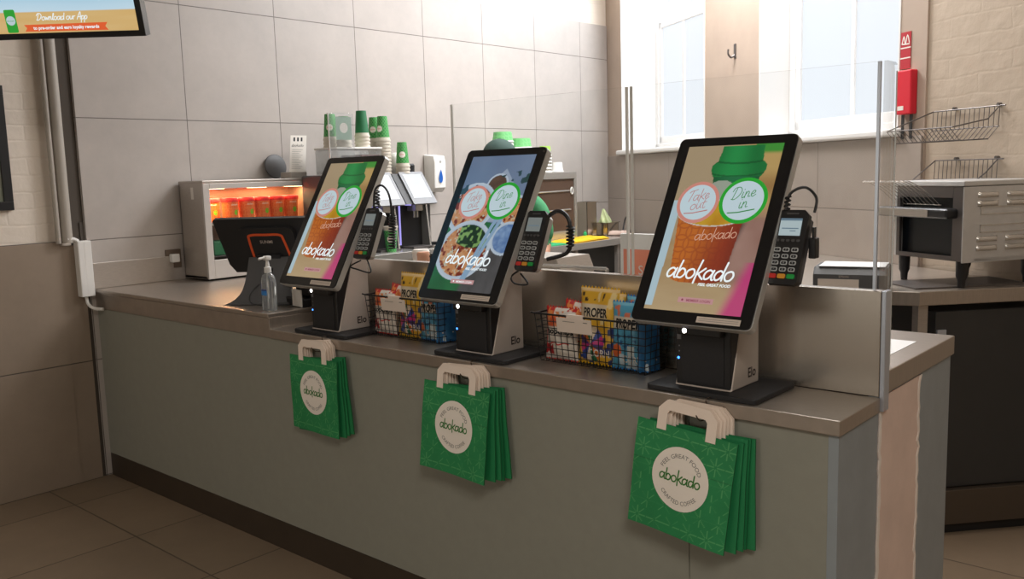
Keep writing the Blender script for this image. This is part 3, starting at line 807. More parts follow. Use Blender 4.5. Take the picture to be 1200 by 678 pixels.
# ------------------------------------------------------------------ card terminals on the kiosks
TT = rad(23)
TU = Vector((0, math.sin(TT), math.cos(TT)))
TF = plane((0, 0, 0), (1, 0, 0), TU)
def make_terminal(label, loc, lit, rotz, cables):
    t = thing('card_terminal', label, 'card terminal', loc, rotz, 'card terminals beside the kiosk screens')
    def out(w0, w1, h): return [(-w0 / 2 + 0.006, -h / 2), (w0 / 2 - 0.006, -h / 2), (w0 / 2, -h / 2 + 0.008), (w1 / 2, h / 2 - 0.012), (w1 / 2 - 0.012, h / 2), (-w1 / 2 + 0.012, h / 2), (-w1 / 2, h / 2 - 0.012), (-w0 / 2, -h / 2 + 0.008)]
    mb = MB(); slab(mb, out(0.078, 0.082, 0.188), TF, -0.016, 0.0); mb.build('front_shell', M['black'], t)
    mb = MB(); slab(mb, out(0.074, 0.078, 0.176), TF, -0.036, -0.016); mb.build('back_shell', M['alu' if not lit else 'charcoal'], t, label='grey back shell')
    mb = MB(); mb.mi = 0
    fn = lambda x, y: TF(x, y, 0.0010); fn2 = lambda x, y: TF(x, y, 0.0014)
    mb.poly([(-0.027, 0.028), (0.027, 0.028), (0.027, 0.072), (-0.027, 0.072)], fn)
    mb.mi = 1
    mb.poly([(-0.021, 0.045), (0.021, 0.045), (0.021, 0.0475), (-0.021, 0.0475)], fn2)
    if lit: mb.poly([(-0.027, 0.066), (0.027, 0.066), (0.027, 0.072), (-0.027, 0.072)], fn2); mb.poly([(0.0, 0.039), (0.015, 0.039), (0.015, 0.041), (0.0, 0.041)], fn2)
    mb.build('display', [M['lcd' if lit else 'lcd_dim'], M['lcd_bar']], t)
    mb = MB()
    for r_ in range(4):
        for c_ in range(3):
            slab(mb, rrect(0.0165, 0.0105, 0.003, 2, -0.022 + c_ * 0.022, -0.008 - r_ * 0.0165), TF, 0.0, 0.0025)
    mb.mi = 1
    for r_ in range(4):
        for c_ in range(3):
            fk = lambda x, y: TF(x, y, 0.0028)
            tx = '123456789*0#'[r_ * 3 + c_]
            slab(mb, rrect(0.0125, 0.0065, 0.002, 2, -0.022 + c_ * 0.022, -0.008 - r_ * 0.0165), TF, 0.0024, 0.0027)
    mb.mi = 0
    for r_ in range(4):
        for c_ in range(3): mb.text('123456789*0#'[r_ * 3 + c_], 0.006, lambda x, y: TF(x, y, 0.003), 'CENTER', -0.022 + c_ * 0.022, -0.010 - r_ * 0.0165)
    mb.build('keypad', [M['key'], M['key_dark']], t)
    mb = MB()
    for c_ in range(5): slab(mb, rrect(0.009, 0.006, 0.002, 2, -0.026 + c_ * 0.013, 0.0155), TF, 0.0, 0.002)
    mb.build('function_keys', M['charcoal'], t)
    for c_, (nm, mm) in enumerate((('cancel_key', 'red_key'), ('clear_key', 'yellow_key'), ('enter_key', 'green_key'))):
        mb = MB(); slab(mb, rrect(0.0195, 0.0115, 0.003, 2, -0.023 + c_ * 0.023, -0.0745), TF, 0.0, 0.003); mb.build(nm, M[mm], t)
    mb = MB(); slab(mb, rrect(0.03, 0.004, 0.001, 2, 0, 0.0845), TF, 0.0, 0.001); mb.build('reader_slot', M['charcoal'], t)
    mb = MB(); mb.tube([(0.0, 0.024, 0.0), (-0.01, 0.055, 0.0), (-0.06, 0.062, 0.01), (-0.11, 0.062, 0.03)], 0.008, 8); mb.build('bracket', M['black'], t)
    for pts, r_ in cables:
        mb = MB(); mb.tube(spline(pts, 6), r_, 7); mb.build('cable', M['black'], t)
    return t
def coil(p0, p1, turns, R, n=10):
    p0, p1 = Vector(p0), Vector(p1); ax = (p1 - p0).normalized(); u = ax.orthogonal().normalized(); w = ax.cross(u)
    return [p0 + (p1 - p0) * (i / (turns * n)) + (u * math.cos(2 * PI * i / n) + w * math.sin(2 * PI * i / n)) * R for i in range(turns * n + 1)]
TZ = 1.283
t1 = make_terminal('card terminal with dim screen and coiled lead, on the kiosk nearest the sanitiser bottle', (KX[0] + 0.205, 2.045, TZ), False, 0.0,
   [([(0.0, 0.04, 0.085), (0.0, 0.05, 0.15), (0.03, 0.06, 0.165), (0.055, 0.07, 0.12), (0.06, 0.075, 0.0)], 0.004),
    (coil((0.06, 0.075, 0.06), (0.055, 0.07, -0.06), 12, 0.012), 0.0028), (coil((0.012, 0.05, 0.15), (0.01, 0.05, 0.09), 5, 0.008), 0.0026),
    ([(0.02, -0.02, -0.09), (0.05, -0.03, -0.135), (0.0, -0.05, -0.125), (-0.03, -0.055, -0.115), (0.0, -0.03, -0.095)], 0.0028)])
t2 = make_terminal('card terminal with lead looping out to the right, on the noodle bowl kiosk', (KX[1] + 0.205, 2.045, TZ - 0.005), False, 0.0,
   [([(0.02, 0.045, 0.06), (0.06, 0.06, 0.085), (0.10, 0.06, 0.06), (0.105, 0.06, 0.0), (0.09, 0.06, -0.04), (0.03, 0.04, -0.06)], 0.0065),
    (coil((0.106, 0.06, 0.04), (0.104, 0.06, -0.02), 6, 0.010), 0.0035),
    ([(-0.03, -0.02, -0.09), (-0.055, -0.03, -0.11), (-0.04, -0.03, -0.13), (0.01, -0.03, -0.128), (-0.025, -0.02, -0.10)], 0.0028)])
t3 = make_terminal('card terminal with bright screen and lead arching over its top, on the right hand kiosk', (KX[2] + 0.2, 2.045, TZ + 0.002), True, 0.0,
   [([(-0.02, 0.035, 0.085), (-0.015, 0.05, 0.125), (0.02, 0.055, 0.14), (0.05, 0.05, 0.115), (0.05, 0.04, 0.08)], 0.0035),
    (coil((-0.02, 0.04, 0.08), (-0.018, 0.045, 0.12), 4, 0.006), 0.0024)])
mb = MB(); mb.box(0.040, 0.058, 0.03, 0.055, -0.03, 0.02, bev=0.003); mb.box(0.046, 0.052, 0.036, 0.048, 0.02, 0.045); mb.build('side_latch', M['black'], t3)

# ------------------------------------------------------------------ paper bags hung on hooks under the ledge
BW, BT, BH = 0.283, -0.064, 0.278
def bag_print(u, v):
    x, y = u * BW, v * BH
    c = mixc(C3(32, 132, 76), C3(42, 148, 88), fbm(u * 5, v * 5, 3))
    row = math.floor(y / 0.046); px = x + (0.026 if int(row) % 2 else 0)
    cx = (math.floor(px / 0.052) + 0.5) * 0.052; cy = (row + 0.5) * 0.046
    dx, dy = px - cx, y - cy; r = math.hypot(dx, dy); a = math.atan2(dy, dx)
    k = abs(math.sin(4 * a)) * r
    if 0.004 < r < 0.025: c = mixc(c, C3(120, 200, 130), (1 - sm(0.0012, 0.0036, k)) * 0.55)
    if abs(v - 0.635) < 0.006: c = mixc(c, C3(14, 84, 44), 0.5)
    return c
def bag_body(front, seed, th=0.0045):
    mb = MB(); rnd = random.Random(seed); a, b = rnd.uniform(-1, 1), rnd.uniform(-1, 1)
    def y_(u, v): return 0.003 * math.sin(3 * u + a) * (1 - v) + 0.004 * (1 - v) * math.sin(5 * u + b * 2) - 0.003 * (1 - abs(v - 0.635) * 3 if abs(v - 0.635) < 0.33 else 0)
    P = lambda u, v: Vector(((u - 0.5) * BW, y_(u, v) - th / 2, BT - BH * (1 - v)))
    Q = lambda u, v: Vector(((0.5 - u) * BW, y_(1 - u, v) + th / 2, BT - BH * (1 - v)))
    nx = 110 if front else 14
    mb.grid(nx, nx, P, bag_print if front else (lambda u, v: C3(34, 136, 82)))
    mb.grid(14, 14, Q, lambda u, v: C3(34, 136, 82))
    n = 14
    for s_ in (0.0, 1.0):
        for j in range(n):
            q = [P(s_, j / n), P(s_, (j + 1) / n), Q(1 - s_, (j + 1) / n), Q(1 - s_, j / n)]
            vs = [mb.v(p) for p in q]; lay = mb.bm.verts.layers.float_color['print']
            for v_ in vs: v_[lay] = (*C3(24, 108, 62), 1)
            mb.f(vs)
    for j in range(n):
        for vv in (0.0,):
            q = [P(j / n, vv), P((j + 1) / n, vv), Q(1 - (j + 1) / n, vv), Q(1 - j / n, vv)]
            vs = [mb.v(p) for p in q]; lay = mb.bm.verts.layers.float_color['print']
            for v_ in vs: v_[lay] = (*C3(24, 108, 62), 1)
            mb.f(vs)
    return mb, y_
def strap_handle(y0, tk=0.0016):
    mb = MB(); w = 0.027
    o = [(-0.083, BT - 0.015), (-0.083, -0.024), (-0.060, 0.0), (0.060, 0.0), (0.083, -0.024), (0.083, BT - 0.015)]
    i = [(-0.083 + w, BT - 0.015), (-0.083 + w, -0.034), (-0.050, -0.026), (0.050, -0.026), (0.083 - w, -0.034), (0.083 - w, BT - 0.015)]
    for k in range(5):
        A = [Vector((x, y0, z)) for x, z in (o[k], o[k + 1], i[k + 1], i[k])]
        B = [p + Vector((0, tk, 0)) for p in A]
        va = [mb.v(p) for p in A]; vb = [mb.v(p) for p in B]
        mb.f(va); mb.f(vb[::-1])
        for j in range(4): mb.f([va[j], va[(j + 1) % 4], vb[(j + 1) % 4], vb[j]])
    return mb.recalc()
def make_bag(label, loc, rot, front, seed, group):
    t = thing('carrier_bag', label, 'paper bag', loc, 0, group); t.rotation_euler = rot
    mb, y_ = bag_body(front, seed); body = mb.build('bag_body', M['bag_green'], t, smooth=True, angle=40)
    strap_handle(-0.0045).build('handle', M['kraft'], t); strap_handle(0.0026).build('handle', M['kraft'], t)
    if front:
        cz = BT - 0.128; R0 = 0.082
        def fn(x, y, e=0.0012): return Vector((x, y_(x / BW + 0.5, 1 + (y - BT) / BH) - 0.0024 - e, y))
        mb = MB()
        for q in range(10):
            r1, r0 = R0 * (q + 1) / 10, R0 * q / 10
            mb.disc(0, cz, r1, fn, 48, r0)
        mb.mi = 1; f2 = lambda x, y: fn(x, y, 0.0018)
        pen(mb, 'abokado', 0.0162, 0.0036, f2, 0.0, cz - 0.010, 0.0)
        mb.mi = 2
        mb.text('FEEL GREAT FOOD', 0.0152, arc_map(f2, 0, cz, 0.054), 'CENTER', 0, 0, sx=1.0)
        mb.text('CRAFTED COFFEE', 0.0152, arc_map(f2, 0, cz, 0.066, True), 'CENTER', 0, 0, sx=1.0)
        mb.build('printed_disc', [M['cream_disc'], M['green_ink'], M['grey_print']], t)
    return t
names = ('kiosk by the sanitiser', 'noodle bowl kiosk', 'right hand kiosk')
ords = ('second', 'third', 'fourth', 'rearmost')
bags = ((-2.665, ((0.0, 0.0, 0.0), (0.003, -0.004, -0.05), (0.006, 0.0, -0.08), (0.012, 0.0, -0.12)), (-0.02, 0.0, 0.0)),
        (-1.915, ((0.0, 0.0, 0.0), (0.008, 0.002, -0.02), (0.014, 0.002, -0.05), (0.020, 0.0, -0.04), (0.026, 0.0, -0.08)), (-0.10, 0.03, 0.0)),
        (-1.105, ((0.0, 0.0, 0.0), (0.008, -0.004, 0.05), (0.016, 0.0, 0.02), (0.022, 0.002, 0.03), (0.030, -0.004, -0.01)), (-0.09, 0.085, 0.0)))
for b, (hx, offs, frot) in enumerate(bags):
    m_ = len(offs)
    for k, (dx, dz, ry) in enumerate(offs):
        y = 1.937 - 0.0065 * (m_ - 1 - k) if k else 1.937 - 0.0065 * (m_ - 1) - 0.004
        rr = frot if k == 0 else (frot[0] * (1 - k / m_) * 0.7, ry, 0)
        if k == 0: lab = 'front green paper bag with cream disc, below the ' + names[b]
        else: lab = ords[min(k - 1, 3)] + ' green paper bag behind the front one, below the ' + names[b]
        make_bag(lab, (hx + dx * 0.7, y, 0.896 + dz), rr, k == 0, 10 * b + k, 'green paper bags hung below the ' + names[b])
    mb = MB(); mb.tube(spline([(hx + 0.03, 1.98, 0.9075), (hx + 0.03, 1.938, 0.9085), (hx + 0.03, 1.9385, 0.89), (hx + 0.03, 1.93, 0.862), (hx + 0.03, 1.905, 0.861), (hx + 0.03, 1.886, 0.878)], 5), 0.0017, 6)
    tag(mb.build('bag_hook', M['hook'], smooth=True), 'thin wire hook holding the bags below the ' + names[b], 'hook', 'wire hooks on the ledge')
# ------------------------------------------------------------------ wire baskets of crisps on the ledge
def make_basket(label, loc, rotz, cardx):
    t = thing('wire_basket', label, 'basket', loc, rotz, 'black wire snack baskets on the ledge')
    W, D, Hh, fl = 0.187 if loc[0] > -2 else 0.178, 0.052, 0.150, 0.012
    mb = MB(); r = 0.0014
    def P(x, y, z):
        k = z / Hh * fl
        return (x + (k if x > 0 else -k) * (abs(x) / W), y + (k if y > 0 else -k) * (abs(y) / D), z)
    nx, nz, ny = 17, 7, 4
    for i in range(nx + 1):
        x = -W + 2 * W * i / nx
        mb.tube([P(x, -D, Hh), P(x, -D, 0.004), P(x, D, 0.004), P(x, D, Hh)], r, 5)
    for j in range(1, ny):
        y = -D + 2 * D * j / ny
        mb.tube([P(-W, y, Hh), P(-W, y, 0.003), P(W, y, 0.003), P(W, y, Hh)], r, 5)
    for k in range(nz):
        z = 0.004 + (Hh - 0.004) * k / nz
        mb.tube([P(-W, -D, z), P(W, -D, z), P(W, D, z), P(-W, D, z)], r, 5, closed=True)
    mb.build('wire_mesh', M['wire_black'], t)
    mb = MB(); mb.tube([P(-W, -D, Hh), P(W, -D, Hh), P(W, D, Hh), P(-W, D, Hh)], 0.003, 8, closed=True)
    mb.tube([P(-W, -D, Hh), P(-W - 0.014, -D, Hh + 0.002)], 0.0026, 6)
    mb.build('rim', M['wire_black'], t)
    mb = MB(); a = rad(8)
    fc = plane((cardx, -D - fl - 0.0055, Hh - 0.026), (1, 0, 0), (0, math.sin(-a), math.cos(a)))
    slab(mb, [(-0.064, -0.022), (0.064, -0.022), (0.064, 0.022), (-0.064, 0.022)], fc, -0.001, 0.001)
    mb.box(cardx - 0.03, cardx + 0.03, -D - fl - 0.003, -D - fl + 0.005, Hh - 0.006, Hh + 0.006)
    mb.mi = 1; f2 = lambda x, y: fc(x, y, 0.0014)
    mb.ribbon([(-0.04, 0.012), (0.004, 0.012)], 0.0016, f2); mb.ribbon([(0.036, 0.013), (0.049, 0.013)], 0.0026, f2)
    mb.build('price_card', [M['card'], M['grey_print']], t)
    return t
B_R = (-1.528, 2.122, 0.9055); B_L = (-2.350, 2.130, 0.9055)
make_basket('wire basket of crisps between the noodle bowl kiosk and the right hand kiosk', B_R, 0, -0.045)
make_basket('wire basket of crisps just left of the noodle bowl kiosk', B_L, 0, -0.03)

def crisp_red(u, v):
    n = fbm(u * 7, v * 9, 3)
    c = C3(226, 216, 204)
    if v > 0.64: c = mixc(C3(236, 150, 84), C3(212, 84, 40), sm(0.35, 0.65, n))
    if (v > 0.94 and (u * 6) % 1 < 0.6) or u < 0.08: c = C3(198, 36, 40)
    if v > 0.86 and u > 0.3 and n > 0.45: c = C3(236, 228, 220)
    if v < 0.30 and u < 0.34 and n > 0.35: c = C3(176, 28, 34)
    if v < 0.1: c = C3(230, 222, 214)
    return c
def crisp_flakes(base, flake):
    def f(u, v):
        c = base; k = vnoise(u * 9, v * 13, 6)
        if k > 0.70 and v > 0.5: c = flake
        if k < 0.14 and v > 0.72: c = C3(60, 44, 30)
        if 0.60 < v < 0.785 and 0.06 < u < 0.80: c = C3(222, 206, 178)
        if v < 0.50:
            a = math.atan2(v - 0.26, (u - 0.42) * 0.75); r = math.hypot(v - 0.26, (u - 0.42) * 0.75)
            if r < 0.24:
                s = int((a + PI) / (2 * PI) * 12)
                c = (C3(200, 40, 120), C3(46, 74, 160), C3(240, 222, 196), C3(30, 120, 80), C3(226, 120, 40), C3(60, 40, 120))[s % 6]
            elif vnoise(u * 8, v * 12, 4) > 0.66: c = C3(40, 60, 120)
        if v > 0.955: c = mixc(base, C3(250, 250, 240), 0.3)
        return c
    return f
crisp_yellow = crisp_flakes(C3(226, 176, 52), C3(240, 214, 150))
def crisp_blue(u, v):
    c = C3(84, 164, 198)
    k = vnoise(u * 9, v * 12, 5)
    if k > 0.72 and v > 0.78: c = C3(214, 120, 90)
    if 0.60 < v < 0.785 and 0.05 < u < 0.80: c = C3(220, 206, 186)
    if 0.30 < v < 0.52 and vnoise(u * 16, v * 40, 2) > 0.62: c = C3(36, 96, 150)
    if math.hypot((u - 0.18) * 0.7, v - 0.27) < 0.10: c = C3(222, 106, 52)
    if 0.2 < v < 0.36 and 0.5 < u < 0.72: c = C3(216, 226, 226)
    if v < 0.22 and k > 0.42: c = C3(200, 216, 224)
    if v > 0.955: c = C3(120, 188, 214)
    return c
def make_crisp(kind, label, loc, rot, h, w=0.118, th=0.040, group='crisp packets in the wire baskets'):
    t = thing('crisp_packet', label, 'crisps', loc, 0, group); t.rotation_euler = rot
    pf = {'red': crisp_red, 'yellow': crisp_yellow, 'blue': crisp_blue, 'dark': lambda u, v: mixc(C3(34, 92, 150), C3(60, 130, 180), fbm(u * 4, v * 6, 2))}[kind]
    def y_(u, v):
        e = (max(0.0, 1 - abs(2 * u - 1) ** 3) ** 0.6) * (max(0.0, 1 - abs(2 * v - 1) ** 4) ** 0.8)
        return -th / 2 * e * (1 + 0.18 * math.sin(9 * u + 4 * v + (h * 100)))
    def xz(u, v):
        ww = w * (1 - 0.10 * (1 - abs(2 * v - 1) ** 3))
        return (u - 0.5) * ww, h * v
    mb = MB()
    mb.grid(42, 60, lambda u, v: Vector((xz(u, v)[0], y_(u, v), xz(u, v)[1])), pf)
    mb.grid(20, 26, lambda u, v: Vector((xz(1 - u, v)[0], -y_(1 - u, v), xz(u, v)[1])), lambda u, v: pf(0.92, v))
    body = mb.merge(1e-4).build('packet', M['crisp'], t, smooth=True)
    F = lambda x, y, e=0.0012: Vector((x, y_(x / (w * 0.92) + 0.5, y / h) - e, y))
    mb = MB()
    if kind == 'dark': mb.ribbon([(-0.02, h * 0.2), (0.02, h * 0.2)], 0.004, F); mb.build('back_print', M['offwhite'], t); kind = 'blue'; F = lambda x, y, e=0.0: Vector((0, 0, h / 2))
    elif kind == 'red':
        mb.text('popchips', 0.026, F, 'CENTER', 0.004, h * 0.50, bold=0.03)
        mb.build('brand_lettering', M['ink'], t); mb = MB(); mb.mi = 1; mb.ribbon(spline([(-0.03, h * .30), (-0.01, h * .34), (0.0, h * .29), (0.02, h * .33), (0.035, h * .31)], 5), 0.004, F)
    if kind in ('yellow', 'blue') and pf in (crisp_yellow, crisp_blue):
        mb.text('PROPER', 0.036, F, 'CENTER', 0.0, h * 0.625, bold=0.03, sx=0.66)
        mb.build('brand_lettering', M['ink'], t); mb = MB(); mb.mi = 2; mb.text('CORN', 0.030, F, 'CENTER', 0.018, h * 0.10, bold=0.02, sx=0.8)
    if pf in (crisp_red, crisp_yellow, crisp_blue): mb.build('flavour_lettering', [M['ink'], M['red_key'], M['offwhite']], t)
    for zz in (h, 0.0):
        mb = MB()
        for i in range(12):
            x0 = (i / 12 - 0.5) * w * 1.0; x1 = ((i + 1) / 12 - 0.5) * w * 1.0
            d = 0.007 if zz > 0 else -0.006
            mb.f([mb.v((x0, 0, zz - d * 0.2)), mb.v((x1, 0, zz - d * 0.2)), mb.v(((x0 + x1) / 2, 0.0, zz + d))])
        mb.merge().build('crimped_seal', M[{'red': 'red_key', 'yellow': 'yellow_cloth', 'blue': 'blue_label'}[kind]], t)
    return t
for (bx, by, bz), where in ((B_R, 'in the right hand basket'), (B_L, 'in the left hand basket')):
    z = bz + 0.008
    left = bx < -2
    make_crisp('red', 'red and white crisp packet at the front left ' + where, (bx - 0.130, by - 0.022, z), (rad(-4), 0, 0), 0.156, 0.128)
    make_crisp('red', 'red tipped crisp packet behind the front red one ' + where, (bx - 0.128, by + 0.022, z), (rad(-8), rad(10), rad(6)), 0.168, 0.118)
    make_crisp('yellow', 'tall yellow popcorn packet rising above the rim ' + where, (bx + (-0.005 if not left else 0.0), by - 0.014, z), (rad(-6), 0, rad(-2)), 0.222, 0.146)
    make_crisp('yellow', 'second yellow popcorn packet, behind the tall one ' + where, (bx + 0.002, by + 0.028, z), (rad(-5), rad(1), 0), 0.205, 0.116)
    make_crisp('blue', 'front blue popcorn packet ' + where, (bx + 0.118, by - 0.022, z), (rad(-3), 0, 0), 0.19 if not left else 0.158, 0.128)
    make_crisp('dark', 'dark edge-on blue popcorn packet at the right end ' + where, (bx + 0.172, by - 0.008, z), (0, 0, rad(68)), 0.150, 0.08, 0.028)
    make_crisp('blue', 'blue popcorn packet behind the front blue one ' + where, (bx + 0.122, by + 0.022, z), (rad(-3), rad(3), rad(4)), 0.200 if not left else 0.150, 0.112)

# ------------------------------------------------------------------ left end of the counter
ZR = 0.964
p = thing('pos_terminal', 'black till screen seen from behind with an orange ring on its back', 'till', (-3.225, 2.105, ZR), rad(33))
mb = MB()   # flared stand: profile in x-z, thin in y, leaning
def st_w(z): return 0.098 + 0.085 * math.exp(-z / 0.030) - 0.06 * z
zs = [0.0, 0.012, 0.024, 0.04, 0.06, 0.09, 0.13, 0.165, 0.195]
def lean(z): return 0.02 + 0.32 * z
front = []
slot = (0.024, 0.055, 0.150)
outl = [(-st_w(z), z) for z in zs]
A = [(-st_w(z), z) for z in zs]; Bp = [(st_w(z), z) for z in zs]
def sp(x, y, z): return Vector((x, y + lean(z) - 0.05, z))
for (x0f, x1f, z0, z1) in ((None, -slot[0], 0, 9), (slot[0], None, 0, 9), (-slot[0], slot[0], 0, slot[1]), (-slot[0], slot[0], slot[2], 9)):
    zz = [z for z in sorted(set(zs + [slot[1], slot[2]])) if z0 <= z <= z1]
    for i in range(len(zz) - 1):
        za, zb = zz[i], zz[i + 1]
        xa0, xa1 = (-st_w(za) if x0f is None else x0f), (st_w(za) if x1f is None else x1f)
        xb0, xb1 = (-st_w(zb) if x0f is None else x0f), (st_w(zb) if x1f is None else x1f)
        q = [sp(xa0, 0, za), sp(xa1, 0, za), sp(xb1, 0, zb), sp(xb0, 0, zb)]
        q2 = [v_ + Vector((0, 0.024, 0)) for v_ in q]
        a_ = [mb.v(v_) for v_ in q]; b_ = [mb.v(v_) for v_ in q2]
        mb.f(a_); mb.f(b_[::-1])
        for j in range(4): mb.f([a_[j], a_[(j + 1) % 4], b_[(j + 1) % 4], b_[j]])
mb.merge(1e-5); mb.recalc().build('stand', M['charcoal'], p)
mb = MB(); mb.box(-0.15, 0.15, -0.04, 0.15, 0.0, 0.010, bev=0.004); mb.build('foot_plate', M['charcoal'], p)
ta = rad(-17)   # top leans towards the customers
MUv = Vector((0, math.sin(ta), math.cos(ta))); MRv = Vector((1, 0, 0))
MF = plane((0.0, 0.05, 0.243), MRv, MUv)
mb = MB()
slab(mb, [(-0.195, -0.085), (-0.170, -0.122), (0.165, -0.122), (0.185, -0.10), (0.195, 0.112), (0.189, 0.12), (-0.226, 0.12), (-0.232, 0.112)], MF, -0.022, 0.0)
slab(mb, rrect(0.25, 0.16, 0.03, 4, 0, 0.005), MF, 0.0, 0.022)
mb.build('monitor', M['black'], p)
mb = MB()
ring_o = [(-0.072, -0.08), (-0.075, 0.045), (-0.062, 0.058), (0.062, 0.058), (0.075, 0.045), (0.112, -0.085)]
pts = spline([(-0.060, -0.085), (-0.074, 0.03), (-0.066, 0.054), (0.0, 0.056), (0.062, 0.054), (0.078, 0.03), (0.104, -0.085)], 6)
mb.ribbon(pts, 0.011, lambda x, y: MF(x, y, 0.0235)); mb.build('orange_ring', M['orange'], p, label='orange ring')
mb = MB(); slab(mb, [(-0.05, -0.085), (0.055, -0.085), (0.055, -0.03), (-0.05, -0.03)], MF, 0.02, 0.035); mb.build('hinge', M['black_matt'], p)
mb = MB(); mb.text('SUNMI', 0.019, lambda x, y: MF(x, y, 0.0235), 'CENTER', 0, 0.018, bold=0.01); mb.build('lettering', M['silver'], p)
mb = MB(); mb.tube(spline([(0.02, 0.02, 0.08), (-0.03, 0.0, 0.085), (-0.055, -0.045, 0.05), (-0.045, -0.06, 0.012), (0.03, -0.068, 0.004), (0.11, -0.05, 0.004)], 6), 0.0026, 6); mb.build('cable', M['black'], p)

sbt = thing('sanitiser_bottle', 'clear hand sanitiser pump bottle with blue label at the worktop corner', 'sanitiser', (-3.062, 2.006, ZR)); sbt.scale = (1.08, 1.08, 1.08)
mb = MB(); prof = [(0.0275, 0.0), (0.031, 0.004), (0.031, 0.105), (0.028, 0.125), (0.016, 0.138), (0.012, 0.142)]
mb.lathe(prof, 28, Matrix.Diagonal((1.12, 0.75, 1, 1))); mb.build('bottle', M['gel'], sbt, smooth=True, angle=50)
mb = MB(); mb.lathe([(0.013, 0.140), (0.013, 0.160), (0.008, 0.162), (0.006, 0.178), (0.005, 0.190)], 20); mb.box(-0.012, 0.012, -0.012, 0.012, 0.186, 0.202, bev=0.004); mb.tube([(0, -0.008, 0.196), (0, -0.035, 0.193)], 0.005, 10)
mb.tube([(0, 0, 0.01), (0, 0, 0.14)], 0.0022, 6)
mb.build('pump', M['white'], sbt, smooth=True, angle=40)
def bfn(x, y, e=0.0006):
    a = x / 0.031
    return Vector(((0.031 + e) * 1.12 * math.sin(a), -(0.031 + e) * 0.75 * math.cos(a), y))
mb = MB()
for i in range(12):
    x0, x1 = -0.03 + 0.045 * i / 12, -0.03 + 0.045 * (i + 1) / 12
    mb.mi = 0; mb.poly([(x0, 0.058), (x1, 0.058), (x1, 0.074), (x0, 0.074)], bfn)
    mb.mi = 1; mb.poly([(x0, 0.074), (x1, 0.074), (x1, 0.080), (x0, 0.080)], bfn)
mb.mi = 1; mb.disc(-0.022, 0.094, 0.012, bfn, 20)
mb.mi = 2
for i in range(3): mb.ribbon([(-0.026, 0.0615 + 0.0045 * i), (0.008 - 0.006 * i, 0.0615 + 0.0045 * i)], 0.0014, lambda x, y: bfn(x, y, 0.001))
mb.build('bottle_label', [M['blue_label'], M['navy_label'], M['offwhite']], sbt)

bx = thing('receipt_printer', 'black receipt printer with white paper on top, behind the sanitiser bottle', 'printer', (-3.06, 2.19, ZR), rad(-8))
mb = MB(); mb.box(-0.075, 0.075, -0.065, 0.075, 0.0, 0.035, bev=0.006); mb.box(-0.07, 0.07, -0.02, 0.073, 0.035, 0.085, bev=0.006); mb.build('printer_body', M['black'], bx)
mb = MB(); mb.grid(8, 6, lambda u, v: Vector((-0.085 + 0.17 * u, -0.075 + 0.15 * v, 0.088 + 0.006 * math.sin(u * 4) * (1 - v)))); mb.grid(8, 6, lambda u, v: Vector((-0.08 + 0.17 * u, -0.06 + 0.15 * v, 0.0915 + 0.006 * math.sin(u * 4) * (1 - v)))); mb.build('paper_sheets', M['paper'], bx)
mb = MB(); mb.box(0.0, 0.074, -0.072, -0.066, 0.004, 0.072); mb.build('side_notice', M['offwhite'], bx)

# food warmer
fwm = thing('food_warmer', 'stainless steel heated cabinet full of lit orange soup pots', 'food warmer', (0, 0, 0))
x0, x1, y0, y1, z0, z1 = -4.492, -4.262, 2.43, 3.125, ZR + 0.010, 1.486
mb = MB(); mb.box(x0, x1 - 0.004, y0, y0 + 0.012, z0, z1 - 0.012, bev=0.002); mb.box(x0, x1 - 0.004, y1 - 0.012, y1, z0, z1 - 0.012, bev=0.002); mb.box(x0, x0 + 0.008, y0, y1, z0, z1); mb.box(x0, x1 + 0.014, y0 - 0.003, y1 + 0.003, z1 - 0.014, z1, bev=0.003); mb.box(x0, x1 - 0.004, y0, y1, z0, z0 + 0.012)
mb.build('body', M['steel'], fwm)
mb = MB()
for a, b, c, d in ((y0, y0 + 0.038, z0, z1 - 0.0145), (y1 - 0.03, y1, z0, z1 - 0.0145), (y0 + 0.0382, y1 - 0.0302, z1 - 0.044, z1 - 0.0145), (y0 + 0.0382, y1 - 0.0302, z0, z0 + 0.098)): mb.box(x1 - 0.003, x1 + 0.012, a, b, c, d, bev=0.002)
mb.build('front_frame', M['satin_frame'], fwm)
mb = MB(); mb.box(x0 + 0.009, x0 + 0.012, y0 + 0.013, y1 - 0.013, z0 + 0.02, z1 - 0.02); mb.box(x0 + 0.01, x1 - 0.02, y1 - 0.016, y1 - 0.013, z0 + 0.02, z1 - 0.02); mb.build('lining', M['warm_back'], fwm, label='warm lit lining')
mb = MB(); mb.box(x0 + 0.012, x1 - 0.025, y0 + 0.014, y1 - 0.014, 1.253, 1.260); mb.box(x1 - 0.026, x1 - 0.021, y0 + 0.014, y1 - 0.014, 1.250, 1.268)
mb.build('shelf', M['steel_bright'], fwm)
mb = MB(); mb.box(x0 + 0.012, x1 - 0.025, y0 + 0.014, y1 - 0.014, 1.083, 1.089); mb.build('shelf', M['steel_dark'], fwm)
for yy in (2.54, 2.80, 3.04):
    mb = MB(); mb.box(-4.36, -4.30, yy - 0.045, yy + 0.045, 1.440, 1.4475, bev=0.002); mb.build('heat_lamp', M['warm_lamp'], fwm, label='glowing heat lamp')
mb = MB()
for yy, w_ in ((y0 + 0.038, 0.0), (2.79, 0.0)): mb.box(x1 - 0.016, x1 - 0.012, yy, (2.79 if yy < 2.6 else y1 - 0.03), z0 + 0.098, z1 - 0.044)
mb.build('sliding_glass', M['glass'], fwm)
mb = MB(); mb.lathe([(0.012, 0), (0.012, 0.012)], 20, Matrix.Translation((x1 - 0.012, 3.03, 1.222)) @ Matrix.Rotation(rad(90), 4, 'Y')); mb.build('finger_pull', M['white'], fwm)
